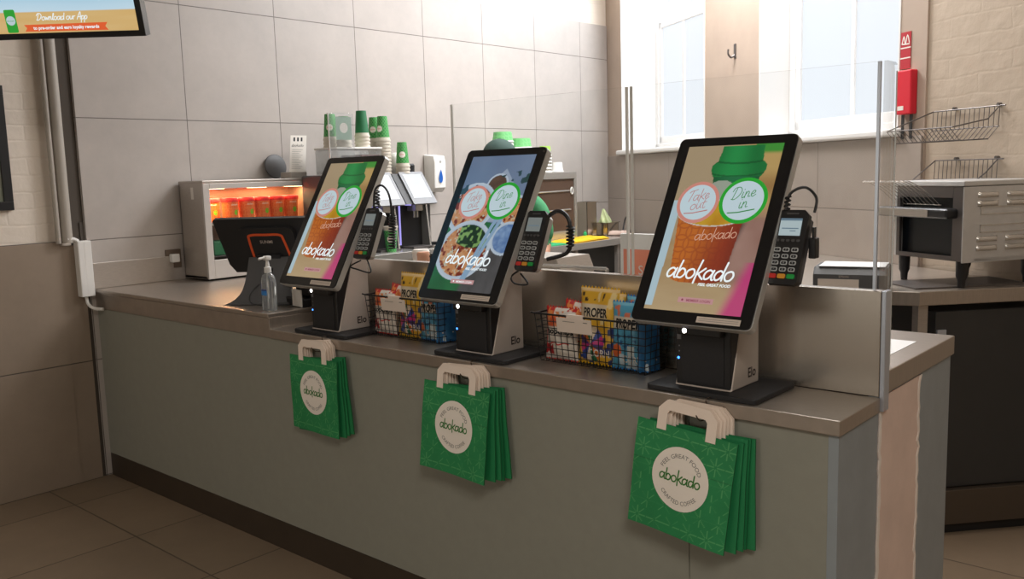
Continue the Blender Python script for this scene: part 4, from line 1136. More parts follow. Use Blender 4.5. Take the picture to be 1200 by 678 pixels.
mb = MB(); mb.box(x1 - 0.11, x1 - 0.085, y0 - 0.0008, y0 + 0.0004, 1.39, 1.452); mb.build('side_sticker', M['offwhite'], fwm)
for a in (x0 + 0.03, x1 - 0.04):
    for b in (y0 + 0.04, y1 - 0.04):
        mb = MB(); mb.lathe([(0.014, ZR), (0.014, z0 + 0.002)], 12, Matrix.Translation((a, b, 0))); mb.build('foot', M['black'], fwm)
for yy in (2.62, 2.96):
    l = bpy.data.lights.new('heat_lamp_light', 'AREA'); l.shape = 'RECTANGLE'; l.size = 0.05; l.size_y = 0.25; l.energy = 2.4; l.color = (1.0, 0.62, 0.30)
    o = bpy.data.objects.new('heat_lamp_light', l); COL.objects.link(o); o.location = (-4.345, yy, 1.436)

def pot_print(u, v):
    c = mixc(C3(226, 108, 42), C3(214, 92, 40), fbm(u * 6, v * 5, 1))
    return mixc(c, C3(242, 150, 80), star_pattern(u * 0.26, v * 0.09, 0.026) * 0.55)
def lathe_print(prof, seg, fn, ncol=64, nv=24):
    """surface of revolution with a printed pattern; prof(v) -> (r, z); u = 0 faces +x"""
    mb = MB(); mb.grid(ncol, nv, lambda u, v: Vector((prof(v)[0] * math.cos(2 * PI * (u - 0.5)), prof(v)[0] * math.sin(2 * PI * (u - 0.5)), prof(v)[1])), fn); return mb.merge(1e-6)
def make_pot(label, loc, rotz, group='soup pots keeping warm in the food warmer'):
    t = thing('soup_pot', label, 'soup pot', loc, rotz, group)
    mb = lathe_print(lambda v: (0.037 + 0.006 * v, 0.092 * v), 40, pot_print); mb.lathe([(0.037, 0.0002), (0.001, 0.0003)], 24); mb.build('pot', M['pot_orange'], t, smooth=True)
    mb = MB(); mb.lathe([(0.046, 0.086), (0.047, 0.098), (0.044, 0.104), (0.038, 0.103)], 32); mb.build('lid', M['pot_lid'], t, smooth=True, angle=40)
    fn = lambda x, y, e=0.0008: Vector(((0.037 + 0.006 * y / 0.092 + e) * math.cos(x / 0.041), (0.037 + 0.006 * y / 0.092 + e) * math.sin(x / 0.041), y))
    mb = MB(); mb.disc(0.020, 0.042, 0.0115, fn, 20); mb.mi = 1
    mb.text('abokado', 0.011, lambda x, y: fn(x, y, 0.001), 'CENTER', 0.012, 0.072); mb.build('sticker', [M['lime'], M['offwhite']], t)
    t.scale = (1.02, 1.02, 1.26)
    return t
pots = ((2.625, -4.325, 'left most lit orange soup pot with red lid, at the glass'), (2.725, -4.325, 'second orange soup pot from the left on the warmer shelf'), (2.823, -4.325, 'middle orange soup pot on the upper warmer shelf'),
        (2.916, -4.325, 'fourth orange soup pot from the left on the warmer shelf'), (3.010, -4.325, 'right hand orange soup pot on the upper warmer shelf'), (2.575, -4.425, 'orange soup pot behind the left most one, half hidden'))
for i, (yy, xx, lab) in enumerate(pots): make_pot(lab, (xx, yy, 1.2602), rad(-12 - 4 * i))
make_pot('lone red lidded soup pot low on the lower warmer shelf', (-4.325, 3.055, 1.0895), 0)
mb = MB(); mb.box(-4.40, -4.30, 2.50, 2.66, 1.0895, 1.165, bev=0.006); tag(mb.build('food_box', M['sleeve']), 'dark green food box on the lower shelf of the warmer', 'food box')
so = thing('wall_socket', 'brushed wall socket with white plug low beside the food warmer', 'socket', (XL + 0.0005, 2.347, 1.03))
mb = MB(); mb.box(0, 0.010, -0.016, 0.07, 0, 0.098, bev=0.002); mb.build('plate', M['socket'], so)
mb = MB(); mb.box(0.010, 0.045, 0.0, 0.045, 0.03, 0.075, bev=0.006); mb.build('plug', M['white'], so)

# left wall fittings
mb = MB(); mb.box(-4.505, -4.455, 1.862, 1.928, 0.935, 1.211, bev=0.004); mb.box(-4.4555, -4.4545, 1.893, 1.895, 0.94, 1.205)
tk = tag(mb.build('cable_trunking', M['white']), 'short white cable trunking on the wall beside the counter end', 'trunking')
mb = MB(); mb.tube(spline([(-4.48, 1.892, 0.94), (-4.47, 1.893, 0.90), (-4.44, 1.905, 0.878), (-4.40, 1.935, 0.872)], 6), 0.008, 8); mb.build('cable', M['white'], tk)
mb = MB(); mb.tube(spline([(-4.47, 1.82, 1.225), (-4.475, 1.85, 1.222), (-4.48, 1.875, 1.21)], 5), 0.010, 8); mb.build('cable', M['white'], tk)
pp = thing('wall_pipe', 'beige painted vertical pipe in the corner by the tiled wall', 'pipe', (-4.487, 1.828, 0))
mb = MB(); mb.tube([(0, 0, 1.205), (0, 0, H - 0.002)], 0.026, 16); mb.build('pipe_run', M['pipe'], pp, smooth=True, angle=40)
mb = MB(); mb.tube([(0.004, -0.042, 1.205), (0.004, -0.042, H - 0.002)], 0.012, 12); mb.build('thin_pipe', M['pipe'], pp, smooth=True, angle=40)
pf = thing('picture_frame', 'black framed picture cut off at the left edge, on white brick', 'picture', (-4.5215, 1.3, 1.375))
mb = MB()
for a, b, c, d in ((-0.25, 0.31, 0, 0.04), (-0.25, 0.31, 0.53, 0.57), (-0.25, -0.21, 0.04, 0.53), (0.27, 0.31, 0.04, 0.53)): mb.box(0.0, 0.022, a, b, c, d, bev=0.002)
mb.build('frame', M['black'], pf)
mb = MB(); mb.box(0.002, 0.010, -0.22, 0.28, 0.03, 0.54); mb.build('print', M['picture'], pf)

# menu television
phi, tt = rad(41), rad(16)
TB = Vector((math.cos(phi), math.sin(phi), 0)); TNh = Vector((math.sin(phi), -math.cos(phi), 0)); TUp = Vector((0, 0, math.cos(tt))) + TNh * math.sin(tt)
BRc = Vector((-3.243, 1.671, 2.021)); TW, TH = 1.2, 0.69
tv = thing('television', 'wall television menu screen at the top left, seaside colours with an app advert', 'television', (0, 0, 0))
TP = plane(BRc - TB * TW, TB, TUp)
mb = MB(); slab(mb, [(0, 0), (TW, 0), (TW, TH), (0, TH)], TP, -0.045, 0.0); mb.build('housing', M['black_gloss'], tv)
bz = 0.022
def beach(u, v):
    if v < 0.118: return mixc(C3(228, 194, 134), C3(220, 178, 108), fbm(u * 6, v * 40, 1))
    return mixc(C3(206, 232, 246), C3(130, 196, 232), sm(0.1, 0.30, v) + 0.2 * (fbm(u * 6, v * 6, 2) - 0.5))
mb = MB(); mb.grid(60, 160, lambda u, v: TP(bz + (TW - 2 * bz) * u, bz + (TH - 2 * bz) * v, 0.0008), beach); td = mb.build('display', M['tv_print'], tv)
mb = MB(); f1 = lambda x, y: TP(x, y, 0.0016); f2 = lambda x, y: TP(x, y, 0.0024); f3 = lambda x, y: TP(x, y, 0.003)
pen(mb, 'Download our App', 0.0122, 0.0026, f2, 0.905, 0.067, 0.2, 1.0, rad(0))
mb.build('headline', M['s_pure'], td); mb = MB(); mb.mi = 1; mb.poly([(0.760, 0.028), (1.068, 0.026), (1.058, 0.040), (1.068, 0.054), (0.760, 0.052), (0.769, 0.040)], f1)
mb.mi = 0; mb.text('to pre-order and earn loyalty rewards', 0.0165, f2, 'CENTER', 0.914, 0.0345, bold=0.03, sx=0.95)
MS_ = [M['s_pure'], glow('lit orange ribbon', S(226, 92, 40), 0.9), M['s_green'], M['s_white']]; mb.build('ribbon_caption', MS_, td); mb = MB(); mb.mi = 2; mb.poly(rrect(0.040, 0.082, 0.006, 3, 0.716, 0.066), f1)
mb.mi = 3; mb.disc(0.716, 0.068, 0.0165, f2, 24); mb.mi = 2; mb.text('abokado', 0.008, f3, 'CENTER', 0.716, 0.065)
mb.build('phone_picture', MS_, td)
mb = MB(); c0 = BRc - TB * TW * 0.5 + TUp * 0.38 - TNh * 0.045; mb.tube([c0, c0 - TNh * 0.25 + Vector((0, 0, 0.08)), Vector((-4.505, c0.y + 0.1, c0.z + 0.1))], 0.02, 10); mb.box(-4.5215, -4.50, c0.y - 0.05, c0.y + 0.25, c0.z - 0.05, c0.z + 0.25); mb.build('wall_arm', M['black'], tv)
# ------------------------------------------------------------------ drinks station by the tiled wall
mc = thing('drinks_counter', 'steel drinks counter against the tiled wall, under the drink dispensers', 'counter', (0, 0, 0))
mb = MB(); mb.box(XL + 0.002, -3.90, 3.14, 3.74, 0.992, 1.042, bev=0.004); mb.box(-4.25, -3.90, 3.025, 3.15, 0.9925, 1.0415); mb.build('top', M['steel_bright'], mc)
mb = MB(); mb.box(XL + 0.002, -3.96, 3.14, 3.72, 0.0, 0.991); mb.build('body', M['steel_dark'], mc)
ZD = 1.0425
cm = thing('coffee_machine', 'dark coffee machine mostly hidden behind the kiosk nearest the sanitiser', 'coffee machine', (-4.115, 3.185, ZD))
mb = MB(); mb.box(-0.135, 0.135, -0.145, 0.122, 0.0, 0.455, bev=0.01); mb.build('body', M['charcoal'], cm)
mb = MB(); mb.box(0.1352, 0.141, -0.13, 0.11, 0.16, 0.40, bev=0.002); mb.build('front_panel', M['black_gloss'], cm)
mb = MB(); mb.box(0.136, 0.175, -0.12, 0.10, 0.01, 0.05, bev=0.004); mb.build('drip_tray', M['steel_dark'], cm)
def make_dispenser(label, loc):
    t = thing('drink_dispenser', label, 'drink dispenser', loc, 0, 'touch screen drink dispensers')
    w = 0.104
    mb = MB(); mb.prism([(-0.20, 0.0), (0.02, 0.0), (0.02, 0.27), (0.155, 0.27), (0.030, 0.452), (-0.20, 0.452)], 1, -w - 0.048, w - 0.016, bev=0.003); mb.build('body', M['black'], t)
    mb = MB(); mb.prism([(-0.20, 0.0), (0.09, 0.0), (0.06, 0.27), (0.140, 0.275), (0.028, 0.448), (-0.20, 0.448)], 1, w - 0.015, w - 0.002, bev=0.001); mb.build('side_panel', M['steel_bright'], t)
    n = Vector((0.182, 0, 0.125)).normalized()
    r = Vector((0, 1, 0)); u = Vector((-0.125, 0, 0.182)).normalized()
    F = plane(Vector((0.0925, -0.004, 0.361)) + n * 0.003, r, u)
    mb = MB(); slab(mb, rrect(0.192, 0.232, 0.006, 3), F, -0.004, 0.007); mb.build('screen_frame', M['grey_frame'], t)
    mb = MB(); F2 = lambda x, y: F(x, y, 0.0078); mb.poly([(-0.074, -0.075), (0.074, -0.075), (0.074, 0.098), (-0.074, 0.098)], F2); mb.build('touch_screen', M['touch'], t, label='white lit screen')
    mb = MB(); mb.box(0.021, 0.024, -w + 0.004, -w + 0.016, 0.02, 0.26); mb.box(0.02, 0.13, -w + 0.004, -w + 0.012, 0.262, 0.268); mb.build('light_strip', M['violet'], t, label='violet light strip')
    mb = MB(); mb.box(0.02, 0.10, -0.03, 0.03, 0.225, 0.268, bev=0.004); mb.tube([(0.065, -0.012, 0.225), (0.065, -0.012, 0.185)], 0.007, 10); mb.tube([(0.065, 0.012, 0.225), (0.065, 0.012, 0.185)], 0.007, 10); mb.build('spout', M['steel_bright'], t)
    mb = MB(); mb.box(0.021, 0.13, -0.085, 0.075, 0.0, 0.012, bev=0.002); mb.build('drip_tray', M['steel_dark'], t)
    return t
make_dispenser('drink dispenser with tilted white screen, right one beside the soap dispenser', (-4.12, 3.725, ZD))
make_dispenser('drink dispenser half hidden behind the edge of the first kiosk', (-4.12, 3.465, ZD))
mb = MB(); mb.lathe([(0.034, 0), (0.036, 0.05), (0.028, 0.06)], 24); tag(mb.build('grinder_lid', M['black'], None, loc=(-4.17, 3.79, ZD + 0.4525)), 'small round black lid on top of the right drink dispenser', 'lid')
mb = MB(); mb.lathe([(0.034, 0), (0.034, 0.10), (0.026, 0.125), (0.01, 0.132)], 24); tag(mb.build('white_canister', M['white'], None, smooth=True, loc=(-4.27, 3.772, ZD + 0.4525)), 'white round topped canister behind the single cup stack', 'canister')

def cup_print(u, v):
    c = mixc(C3(22, 122, 58), C3(30, 134, 68), fbm(u * 5, v * 4, 1))
    a, b = (u * 12 + v * 6) % 1.0, (u * 12 - v * 6) % 1.0
    return mixc(c, C3(130, 206, 116), max(sm(0.2, 0.08, min(a, 1 - a)), sm(0.2, 0.08, min(b, 1 - b))) * 0.6)
cup_cache = {}
def make_cup(label, loc, up=True, logo=True, kind='green', group='inverted paper cups stacked by the coffee machine', rotz=0.0):
    """paper cup; up=False stands it on its mouth"""
    t = thing('paper_cup', label, 'paper cup', loc, rotz, group)
    key = (up, logo, kind)
    if key in cup_cache:
        for o in cup_cache[key]:
            c = o.copy(); COL.objects.link(c); c.parent = t
        return t
    hh = 0.150; r0, r1 = 0.029, 0.042
    Z = (lambda z: z) if up else (lambda z: hh - z)
    parts = []
    if kind == 'green':
        mb = lathe_print(lambda v: (r0 + (r1 - r0) * (v * 0.84), Z(hh * 0.84 * v)), 32, cup_print, 120, 36)
    else:
        mb = MB(); mb.lathe([(r0 + (r1 - r0) * v * 0.84, Z(hh * 0.84 * v)) for v in (0, 1)], 32, cap0=False, cap1=False)
    mb.lathe([(r0, Z(0.0)), (0.001, Z(0.001))], 32, cap0=False, cap1=False)
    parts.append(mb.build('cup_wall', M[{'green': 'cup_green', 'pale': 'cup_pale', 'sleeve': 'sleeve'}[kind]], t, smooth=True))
    mb = MB(); mb.lathe([(r0 + (r1 - r0) * 0.84, Z(hh * 0.84)), (r1, Z(hh - 0.010)), (r1 + 0.003, Z(hh - 0.010)), (r1 + 0.003, Z(hh)), (r1 - 0.003, Z(hh)), (r1 - 0.012, Z(hh * 0.5))], 32, cap0=False, cap1=False); parts.append(mb.build('rim', M['cup_rim'], t, smooth=True, angle=30))
    if logo:
        zc = 0.075
        def fn(x, y, e=0.0008):
            z = zc + y; r = r0 + (r1 - r0) * (z if up else hh - z) / hh + e; a = x / 0.036
            return Vector((r * math.cos(a), r * math.sin(a), z))
        mb = MB()
        for q in range(4): mb.disc(0, 0, 0.019 * (q + 1) / 4, fn, 24, 0.019 * q / 4)
        mb.mi = 1; mb.text('abokado', 0.0085, lambda x, y: fn(x, y, 0.0014), 'CENTER', 0, -0.002)
        parts.append(mb.build('printed_disc', [M['cream_disc'], M['orange']], t))
    cup_cache[key] = parts
    return t
# clear tray with beans on the coffee machine
ZT = ZD + 0.4555
tr = thing('clear_tray', 'clear plastic tray with a dark fill behind the first kiosk top, cups on its lid', 'tray', (-4.12, 3.285, ZT))
mb = MB(); mb.box(-0.10, 0.10, -0.16, 0.16, 0.0, 0.004); mb.box(-0.10, 0.10, -0.16, -0.157, 0.004, 0.140); mb.box(-0.10, 0.10, 0.157, 0.16, 0.004, 0.140); mb.box(-0.10, -0.097, -0.157, 0.157, 0.004, 0.140); mb.box(0.097, 0.10, -0.157, 0.157, 0.004, 0.140)
mb.build('box', M['acrylic'], tr)
mb = MB(); mb.box(-0.105, 0.105, -0.165, 0.165, 0.1405, 0.152, bev=0.003); mb.build('lid', M['white'], tr)
mb = MB(); mb.box(-0.094, 0.094, 0.02, 0.150, 0.0045, 0.110); mb.build('beans', M['beans'], tr)
ZL_ = ZT + 0.1525
PITCH = 0.0195
def stack(x, y, z, n, where, rot, kind='green', topkind=None, single='inverted green paper cup'):
    for k in range(n):
        top = k == n - 1
        zz = z + PITCH * k
        if top: lab = 'topmost upturned cup with round disc, ' + where if (topkind or kind) != 'sleeve' else 'topmost cup in a deep green sleeve, ' + where
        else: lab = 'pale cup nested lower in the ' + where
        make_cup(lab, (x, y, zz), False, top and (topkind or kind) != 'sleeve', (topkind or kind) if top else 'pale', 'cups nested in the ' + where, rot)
stack(-4.16, 3.195, ZL_, 3, 'left cup stack behind the acrylic sign', rad(-45))
stack(-4.055, 3.205, ZL_, 2, 'short front cup stack beside the acrylic sign', rad(-60))
stack(-4.09, 3.365, ZL_, 4, 'tall middle cup stack on the clear tray', rad(-40), topkind='sleeve')
stack(-4.275, 3.615, ZD + 0.4525, 11, 'rear tall cup column on the left dispenser', rad(-55))
stack(-4.18, 3.600, ZD + 0.4525, 11, 'front tall cup column on the left dispenser', rad(-75))
stack(-4.12, 3.695, ZD + 0.4525, 3, 'short stack over the lit right screen', rad(-42))
make_cup('upright green paper cup with cream rim on the steel drinks counter', (-3.985, 3.455, ZD), True, True, 'green', None, rad(-45))

sg = thing('acrylic_sign', 'clear acrylic sign holder with faint green print beside the cup stacks', 'sign holder', (-3.985, 3.135, ZT))
mb = MB(); mb.box(-0.003, 0.003, -0.085, 0.085, 0, 0.335, bev=0.001); mb.build('holder', M['acrylic'], sg)
mb = MB(); mb.box(-0.004, 0.004, -0.088, -0.0855, 0, 0.335); mb.build('left_edge', M['white'], sg)
mb = MB(); mb.poly([(-0.035, 0.19), (0.075, 0.19), (0.075, 0.315), (-0.035, 0.315)], lambda x, y: Vector((-0.0036, x, y)))
mb.mi = 1; mb.disc(0.02, 0.255, 0.028, lambda x, y: Vector((-0.0033, x, y)), 24)
mb.build('print', [mat('faded sage print', S(150, 178, 160), 0.7), M['offwhite']], sg)
cd = thing('menu_card', 'narrow white card with small black print standing on the food warmer', 'card', (-4.345, 3.06, 1.4865))
mb = MB(); mb.box(-0.05, 0.05, -0.055, 0.055, 0.0, 0.035, bev=0.003); mb.build('stand', M['steel'], cd)
mb = MB(); CF = plane((0.03, 0.0, 0.035), (0, 1, 0), (-0.16, 0.22, 1)); slab(mb, [(-0.05, 0), (0.06, 0), (0.06, 0.215), (-0.05, 0.215)], CF, -0.001, 0.001)
mb.mi = 1; c2 = lambda x, y: CF(x, y, 0.0014)
for i in range(3): mb.poly([(-0.03 + 0.025 * i, 0.18), (-0.018 + 0.025 * i, 0.18), (-0.018 + 0.025 * i, 0.203), (-0.03 + 0.025 * i, 0.203)], c2)
mb.text('abokado', 0.024, c2, 'CENTER', 0, 0.148)
mb.mi = 2
for i in range(11): mb.ribbon([(-0.036, 0.13 - 0.011 * i), (0.036 - 0.012 * (i % 3), 0.13 - 0.011 * i)], 0.0016, c2)
mb.build('printed_card', [M['offwhite'], M['ink'], M['grey_print']], cd)
mb = MB(); mb.lathe([(0.062, -0.009), (0.070, -0.006), (0.070, 0.004), (0.06, 0.009)], 36); o = mb.build('round_tray', M['charcoal'], None, smooth=True, angle=40, loc=(-4.475, 3.03, 1.4865 + 0.0705)); o.rotation_euler = (0, rad(80), 0)
tag(o, 'dark round tray leaning on the tiles behind the menu card', 'tray')

sd = thing('soap_dispenser', 'white wall soap dispenser with a blue drop on the tiled wall', 'soap dispenser', (XL + 0.0005, 4.285, 1.365))
mb = MB(); mb.prism([(0, 0), (0.075, -0.0), (0.105, 0.03), (0.112, 0.20), (0.10, 0.245), (0.0, 0.255)], 1, -0.055, 0.055, bev=0.012); mb.build('body', M['white'], sd, smooth=True, angle=35)
mb = MB(); fn = lambda x, y: Vector((0.113 + (0.0 if y > 0.03 else 0), x, y))
mb.poly([(0.023 * math.sin(a) * (1 if math.cos(a) > 0 else 1) * (0.5 - 0.5 * math.cos(a)) ** 0.5, 0.108 + 0.045 * math.cos(a)) for a in [2 * PI * i / 32 for i in range(32)]], lambda x, y: Vector((0.1085 + 0.025 * (y - 0.03) + 0.003, x, y))); mb.build('blue_drop', M['blue_drop'], sd, label='blue drop window')
mb = MB(); mb.disc(0, 0.205, 0.010, lambda x, y: Vector((0.1135, x, y)), 16); mb.build('lock', M['alu'], sd)
mb = MB(); mb.tube([(-4.47, 4.215, 0.0005), (-4.47, 4.215, 0.99), (-4.47, 4.225, 1.36)], 0.012, 10); o = tag(mb.build('drain_pipe', M['black'], None), 'thin black upright pipe on the tiles below the soap dispenser', 'pipe')
mb = MB(); mb.tube(spline([(-4.43, 4.20, 1.02), (-4.30, 4.30, 1.03), (-4.15, 4.42, 1.09), (-4.10, 4.5, 1.12)], 5), 0.012, 8); tag(mb.build('hose', M['black'], None), 'black hose curving by the right drink dispenser', 'hose')
sk = thing('hand_basin', 'steel hand wash basin on the tiled wall by the prep counter', 'basin', (-4.30, 4.42, 0))
mb = MB()
for a, b, c, d in ((-0.205, -0.19, -0.15, 0.15), (0.16, 0.18, -0.15, 0.15), (-0.19, 0.16, -0.15, -0.135), (-0.19, 0.16, 0.135, 0.15)): mb.box(a, b, c, d, 0.86, 1.0, bev=0.003)
mb.box(-0.205, 0.18, -0.15, 0.15, 0.85, 0.862); mb.build('bowl', M['steel_bright'], sk)
mb = MB(); mb.box(-0.205, 0.16, -0.14, 0.14, 0.0, 0.848); mb.build('cabinet', M['steel_dark'], sk)
mb = MB(); mb.tube(spline([(-0.18, 0, 1.0), (-0.18, 0, 1.06), (-0.12, 0, 1.10), (-0.06, 0, 1.07)], 5), 0.011, 10); mb.build('tap', M['steel_bright'], sk)

# ------------------------------------------------------------------ prep counter further along the tiled wall
pc = thing('prep_counter', 'steel prep counter along the tiled wall with yellow cloth on it', 'counter', (0, 0, 0))
ZP = 0.964
mb = MB(); mb.prism([(XL + 0.002, 4.60), (-3.872, 4.60), (-3.872, 5.96), (XL + 0.002, 6.38)], 2, ZP - 0.05, ZP, bev=0.003); mb.build('top', M['steel_bright'], pc)
mb = MB(); mb.prism([(XL + 0.01, 4.62), (-3.98, 4.62), (-3.98, 5.98), (XL + 0.01, 6.3)], 2, 0.0, ZP - 0.055); mb.build('undercounter', M['fridge'], pc)
for yy in (4.65, 5.12, 5.65, 5.92):
    mb = MB(); mb.box(-3.915, -3.885, yy - 0.015, yy + 0.015, 0.0, ZP - 0.051); mb.build('leg', M['steel'], pc)
hc = thing('heated_cabinet', 'steel display cabinet with brown glass front on the prep counter, bowls on top', 'cabinet', (0, 0, 0))
a0, a1, b0, b1, c0, c1 = -4.46, -4.105, 4.66, 5.425, ZP + 0.001, 1.475
mb = MB()
for q in ((a0, a1, b0, b1, c1 - 0.05, c1), (a0, a1, b0, b0 + 0.03, c0, c1 - 0.0505), (a0, a1, b1 - 0.025, b1, c0, c1 - 0.0505), (a0, a1, b0 + 0.0305, b1 - 0.0255, c0, c0 + 0.075), (a0, a0 + 0.02, b0 + 0.0305, b1 - 0.0255, c0 + 0.0755, c1 - 0.0505)): mb.box(*q, bev=0.002)
mb.build('body', M['steel_bright'], hc)
mb = MB(); mb.box(a1 - 0.02, a1 - 0.012, b0 + 0.03, b1 - 0.025, c0 + 0.075, c1 - 0.05); mb.build('glass_door', M['tile_glass'], hc)
for zz in (1.33, 1.19):
    mb = MB(); mb.tube([(a1 - 0.008, b0 + 0.035, zz), (a1 - 0.008, b1 - 0.07, zz + 0.006)], 0.006, 8); mb.build('rail', M['steel_bright'], hc)
mb = MB(); cx, cy, cz = a1 - 0.004, b1 - 0.055, 1.335; mb.tube([(cx, cy + 0.013 * math.cos(2 * PI * i / 20), cz + 0.025 * math.sin(2 * PI * i / 20)) for i in range(20)], 0.0045, 8, closed=True); mb.build('finger_pull', M['white'], hc)
def bowl_print(u, v):
    return mixc(C3(104, 190, 112), C3(140, 212, 140), star_pattern(u * 0.44, v * 0.07, 0.03) * 0.8)
def make_bowl(label, loc, kind, group, r=0.075):
    t = thing('paper_bowl', label, 'paper bowl', loc, 0, group)
    if kind == 'green':
        mb = lathe_print(lambda v: (r * (0.86 + 0.14 * v), 0.075 - 0.062 * v), 40, bowl_print, 56, 10); mb.lathe([(r * 0.86, 0.0749), (0.002, 0.0745)], 36, cap0=False, cap1=False)
    else:
        mb = MB(); mb.lathe([(0.002, 0.0745), (r * 0.86, 0.075), (r, 0.013)], 36, cap0=False, cap1=False)
    mb.build('bowl_wall', M[{'green': 'bowl_green', 'white': 'white', 'cream': 'cup_pale', 'lime': 'lime_pale'}[kind]], t, smooth=True, angle=50)
    mb = MB(); mb.lathe([(r, 0.013), (r + 0.004, 0.011), (r + 0.004, 0.0), (r - 0.004, 0.0)], 36, cap0=False, cap1=False); mb.build('rim', M['white'], t, smooth=True)
    return t
def bowl_stack(x, y, n, where, r=0.075, topkind='green', low='white', pitch=0.022):
    for k in range(n):
        top = k == n - 1
        make_bowl(('topmost upturned bowl, ' if top else 'bowl nested lower in the ') + where, (x, y, c1 + 0.0005 + pitch * k), topkind if top else low, 'bowls of the ' + where, r)
bowl_stack(-4.30, 4.82, 11, 'tallest green bowl stack on the brown glass cabinet')
bowl_stack(-4.28, 5.00, 9, 'green bowl stack right of the tallest one on the cabinet')
bowl_stack(-4.36, 5.13, 8, 'pale lime bowl stack at the back of the cabinet top', 0.042, 'lime')
bowl_stack(-4.25, 5.235, 6, 'narrow cream tub column at the cabinet top', 0.046, 'lime', 'cream', 0.024)
bowl_stack(-4.22, 5.335, 1, 'low white tub pile near the cabinet corner', 0.046, 'white', 'white', 0.03)

tp = thing('tall_container', 'tall square steel container beside the brown glass cabinet', 'container', (-4.21, 5.68, ZP + 0.0005))
mb = MB()
def pan(mb, w, d, h, t=0.004, rim=0.010):
    mb.box(-w, w, -d, d, 0, t)
    for q in ((-w, w, -d, -d + t), (-w, w, d - t, d), (-w, -w + t, -d, d), (w - t, w, -d, d)): mb.box(*q, 0, h)
    for q in ((-w - rim, w + rim, -d - rim, -d), (-w - rim, w + rim, d, d + rim), (-w - rim, -w, -d, d), (w, w + rim, -d, d)): mb.box(*q, h - 0.004, h)
pan(mb, 0.055, 0.062, 0.275); mb.build('pan', M['mirror_steel'], tp)
sp_ = thing('small_container', 'small square steel container holding a leafy salad bag', 'container', (-4.14, 5.86, ZP + 0.0005))
mb = MB(); pan(mb, 0.06, 0.075, 0.105); mb.build('pan', M['mirror_steel'], sp_)
mb = MB()
def leaf(u, v):
    a = 2 * PI * u; r = 0.062 * math.sin(PI * min(1, 0.12 + 0.88 * (1 - v))) ** 0.7 * (1 - 0.8 * v) + 0.002
    k = 1 + 0.25 * math.sin(5 * a + 6 * v) + 0.15 * math.sin(9 * a)
    return Vector((r * k * math.cos(a), r * k * math.sin(a) - 0.03 * v * v, 0.012 + 0.20 * v))
mb.grid(36, 18, leaf); o = mb.build('salad_bag', M['leaf'], None, smooth=True, loc=(-4.14, 5.845, ZP + 0.0005)); tag(o, 'pointed pale green salad bag standing in the small steel container', 'salad bag')
def cloth(name, label, cat, m, c, sx, sy, h, rz, seed):
    rnd = random.Random(seed); mb = MB()
    def P(u, v): return Vector(((u - 0.5) * sx, (v - 0.5) * sy, h * (0.55 + 0.45 * fbm(u * 4, v * 4, seed)) * min(1, 8 * min(u, 1 - u, v, 1 - v) + 0.25)))
    mb.grid(26, 26, P); mb.grid(26, 26, lambda u, v: Vector(((u - 0.5) * sx, (v - 0.5) * sy, 0.0))); mb.merge(1e-4)
    n = 26
    o = mb.build(name, m, None, smooth=True, loc=c); o.rotation_euler = (0, 0, rz)
    so_ = o.modifiers.new('s', 'SOLIDIFY'); so_.thickness = 0.002
    return tag(o, label, cat)
cloth('yellow_cloth', 'folded yellow cloth lying on the prep counter edge', 'cloth', M['yellow_cloth'], (-3.99, 5.30, ZP + 0.001), 0.20, 0.52, 0.030, rad(4), 3)
cloth('green_cloth', 'green cloth beside the yellow one on the prep counter', 'cloth', M['green_cloth'], (-3.98, 4.90, ZP + 0.001), 0.18, 0.24, 0.016, rad(-4), 5)
cloth('bread_wrap', 'crumpled dusty pink wrap on the counter past the glass post', 'wrap', M['towel'], (-4.0, 5.83, ZP + 0.001), 0.14, 0.12, 0.05, 0, 9)
mb = MB(); mb.lathe([(0.014, 0), (0.014, 0.045), (0.006, 0.055), (0.006, 0.062)], 16); tag(mb.build('small_bottle', M['green_cloth'], None, loc=(-4.06, 5.46, ZP + 0.001)), 'tiny green bottle at the foot of the cabinet corner', 'bottle')
mb = MB(); mb.tube(spline([(-4.1, 6.02, 0.97), (-4.12, 6.08, 1.06), (-4.08, 6.05, 1.10), (-4.02, 5.98, 1.05), (-3.98, 5.95, 0.985)], 8), 0.006, 8); tag(mb.build('black_cable', M['black'], None), 'black cable looping up from the prep counter near the window', 'cable')

# ------------------------------------------------------------------ clear screens above the upstand
def sheet(name, label, x0, x1, y0, y1, z0, z1, edge):
    t = thing(name, label, 'screen', (0, 0, 0))
    mb = MB(); mb.box(x0, x1, y0, y1, z0, z1); mb.build('sheet', M['glass'], t)
    return t
YG = 2.2125
ZG0, ZG1 = 1.1705, 1.718
g1 = sheet('clear_screen', 'long clear acrylic screen over the upstand, left of the polished post', -2.207, -1.492, YG, YG + 0.008, ZG0, ZG1, 0)
mb = MB(); mb.box(-2.2105, -2.2075, YG - 0.0005, YG + 0.0085, ZG0, ZG1); mb.build('polished_edge', M['glass_edge'], g1)
mb = MB(); mb.box(-1.4915, -1.4865, YG - 0.001, YG + 0.009, ZG0, ZG1); mb.build('polished_edge', M['glass_edge'], g1)
g2 = sheet('clear_screen', 'right hand clear acrylic screen ending at the tall post on the upstand end', -1.474, -0.772, YG, YG + 0.008, ZG0, ZG1, 0)
mb = MB(); mb.box(-1.4755, -1.4715, YG - 0.001, YG + 0.009, ZG0, ZG1); mb.build('polished_edge', M['glass_edge'], g2)
mb = MB(); mb.box(-0.7715, -0.7645, YG - 0.001, YG + 0.009, ZG0, ZG1); mb.build('polished_edge', M['steel_edge'], g2)
g3 = thing('side_screen', 'narrow clear return screen with rounded corner above the raised worktop end', 'screen', (0, 0, 0))
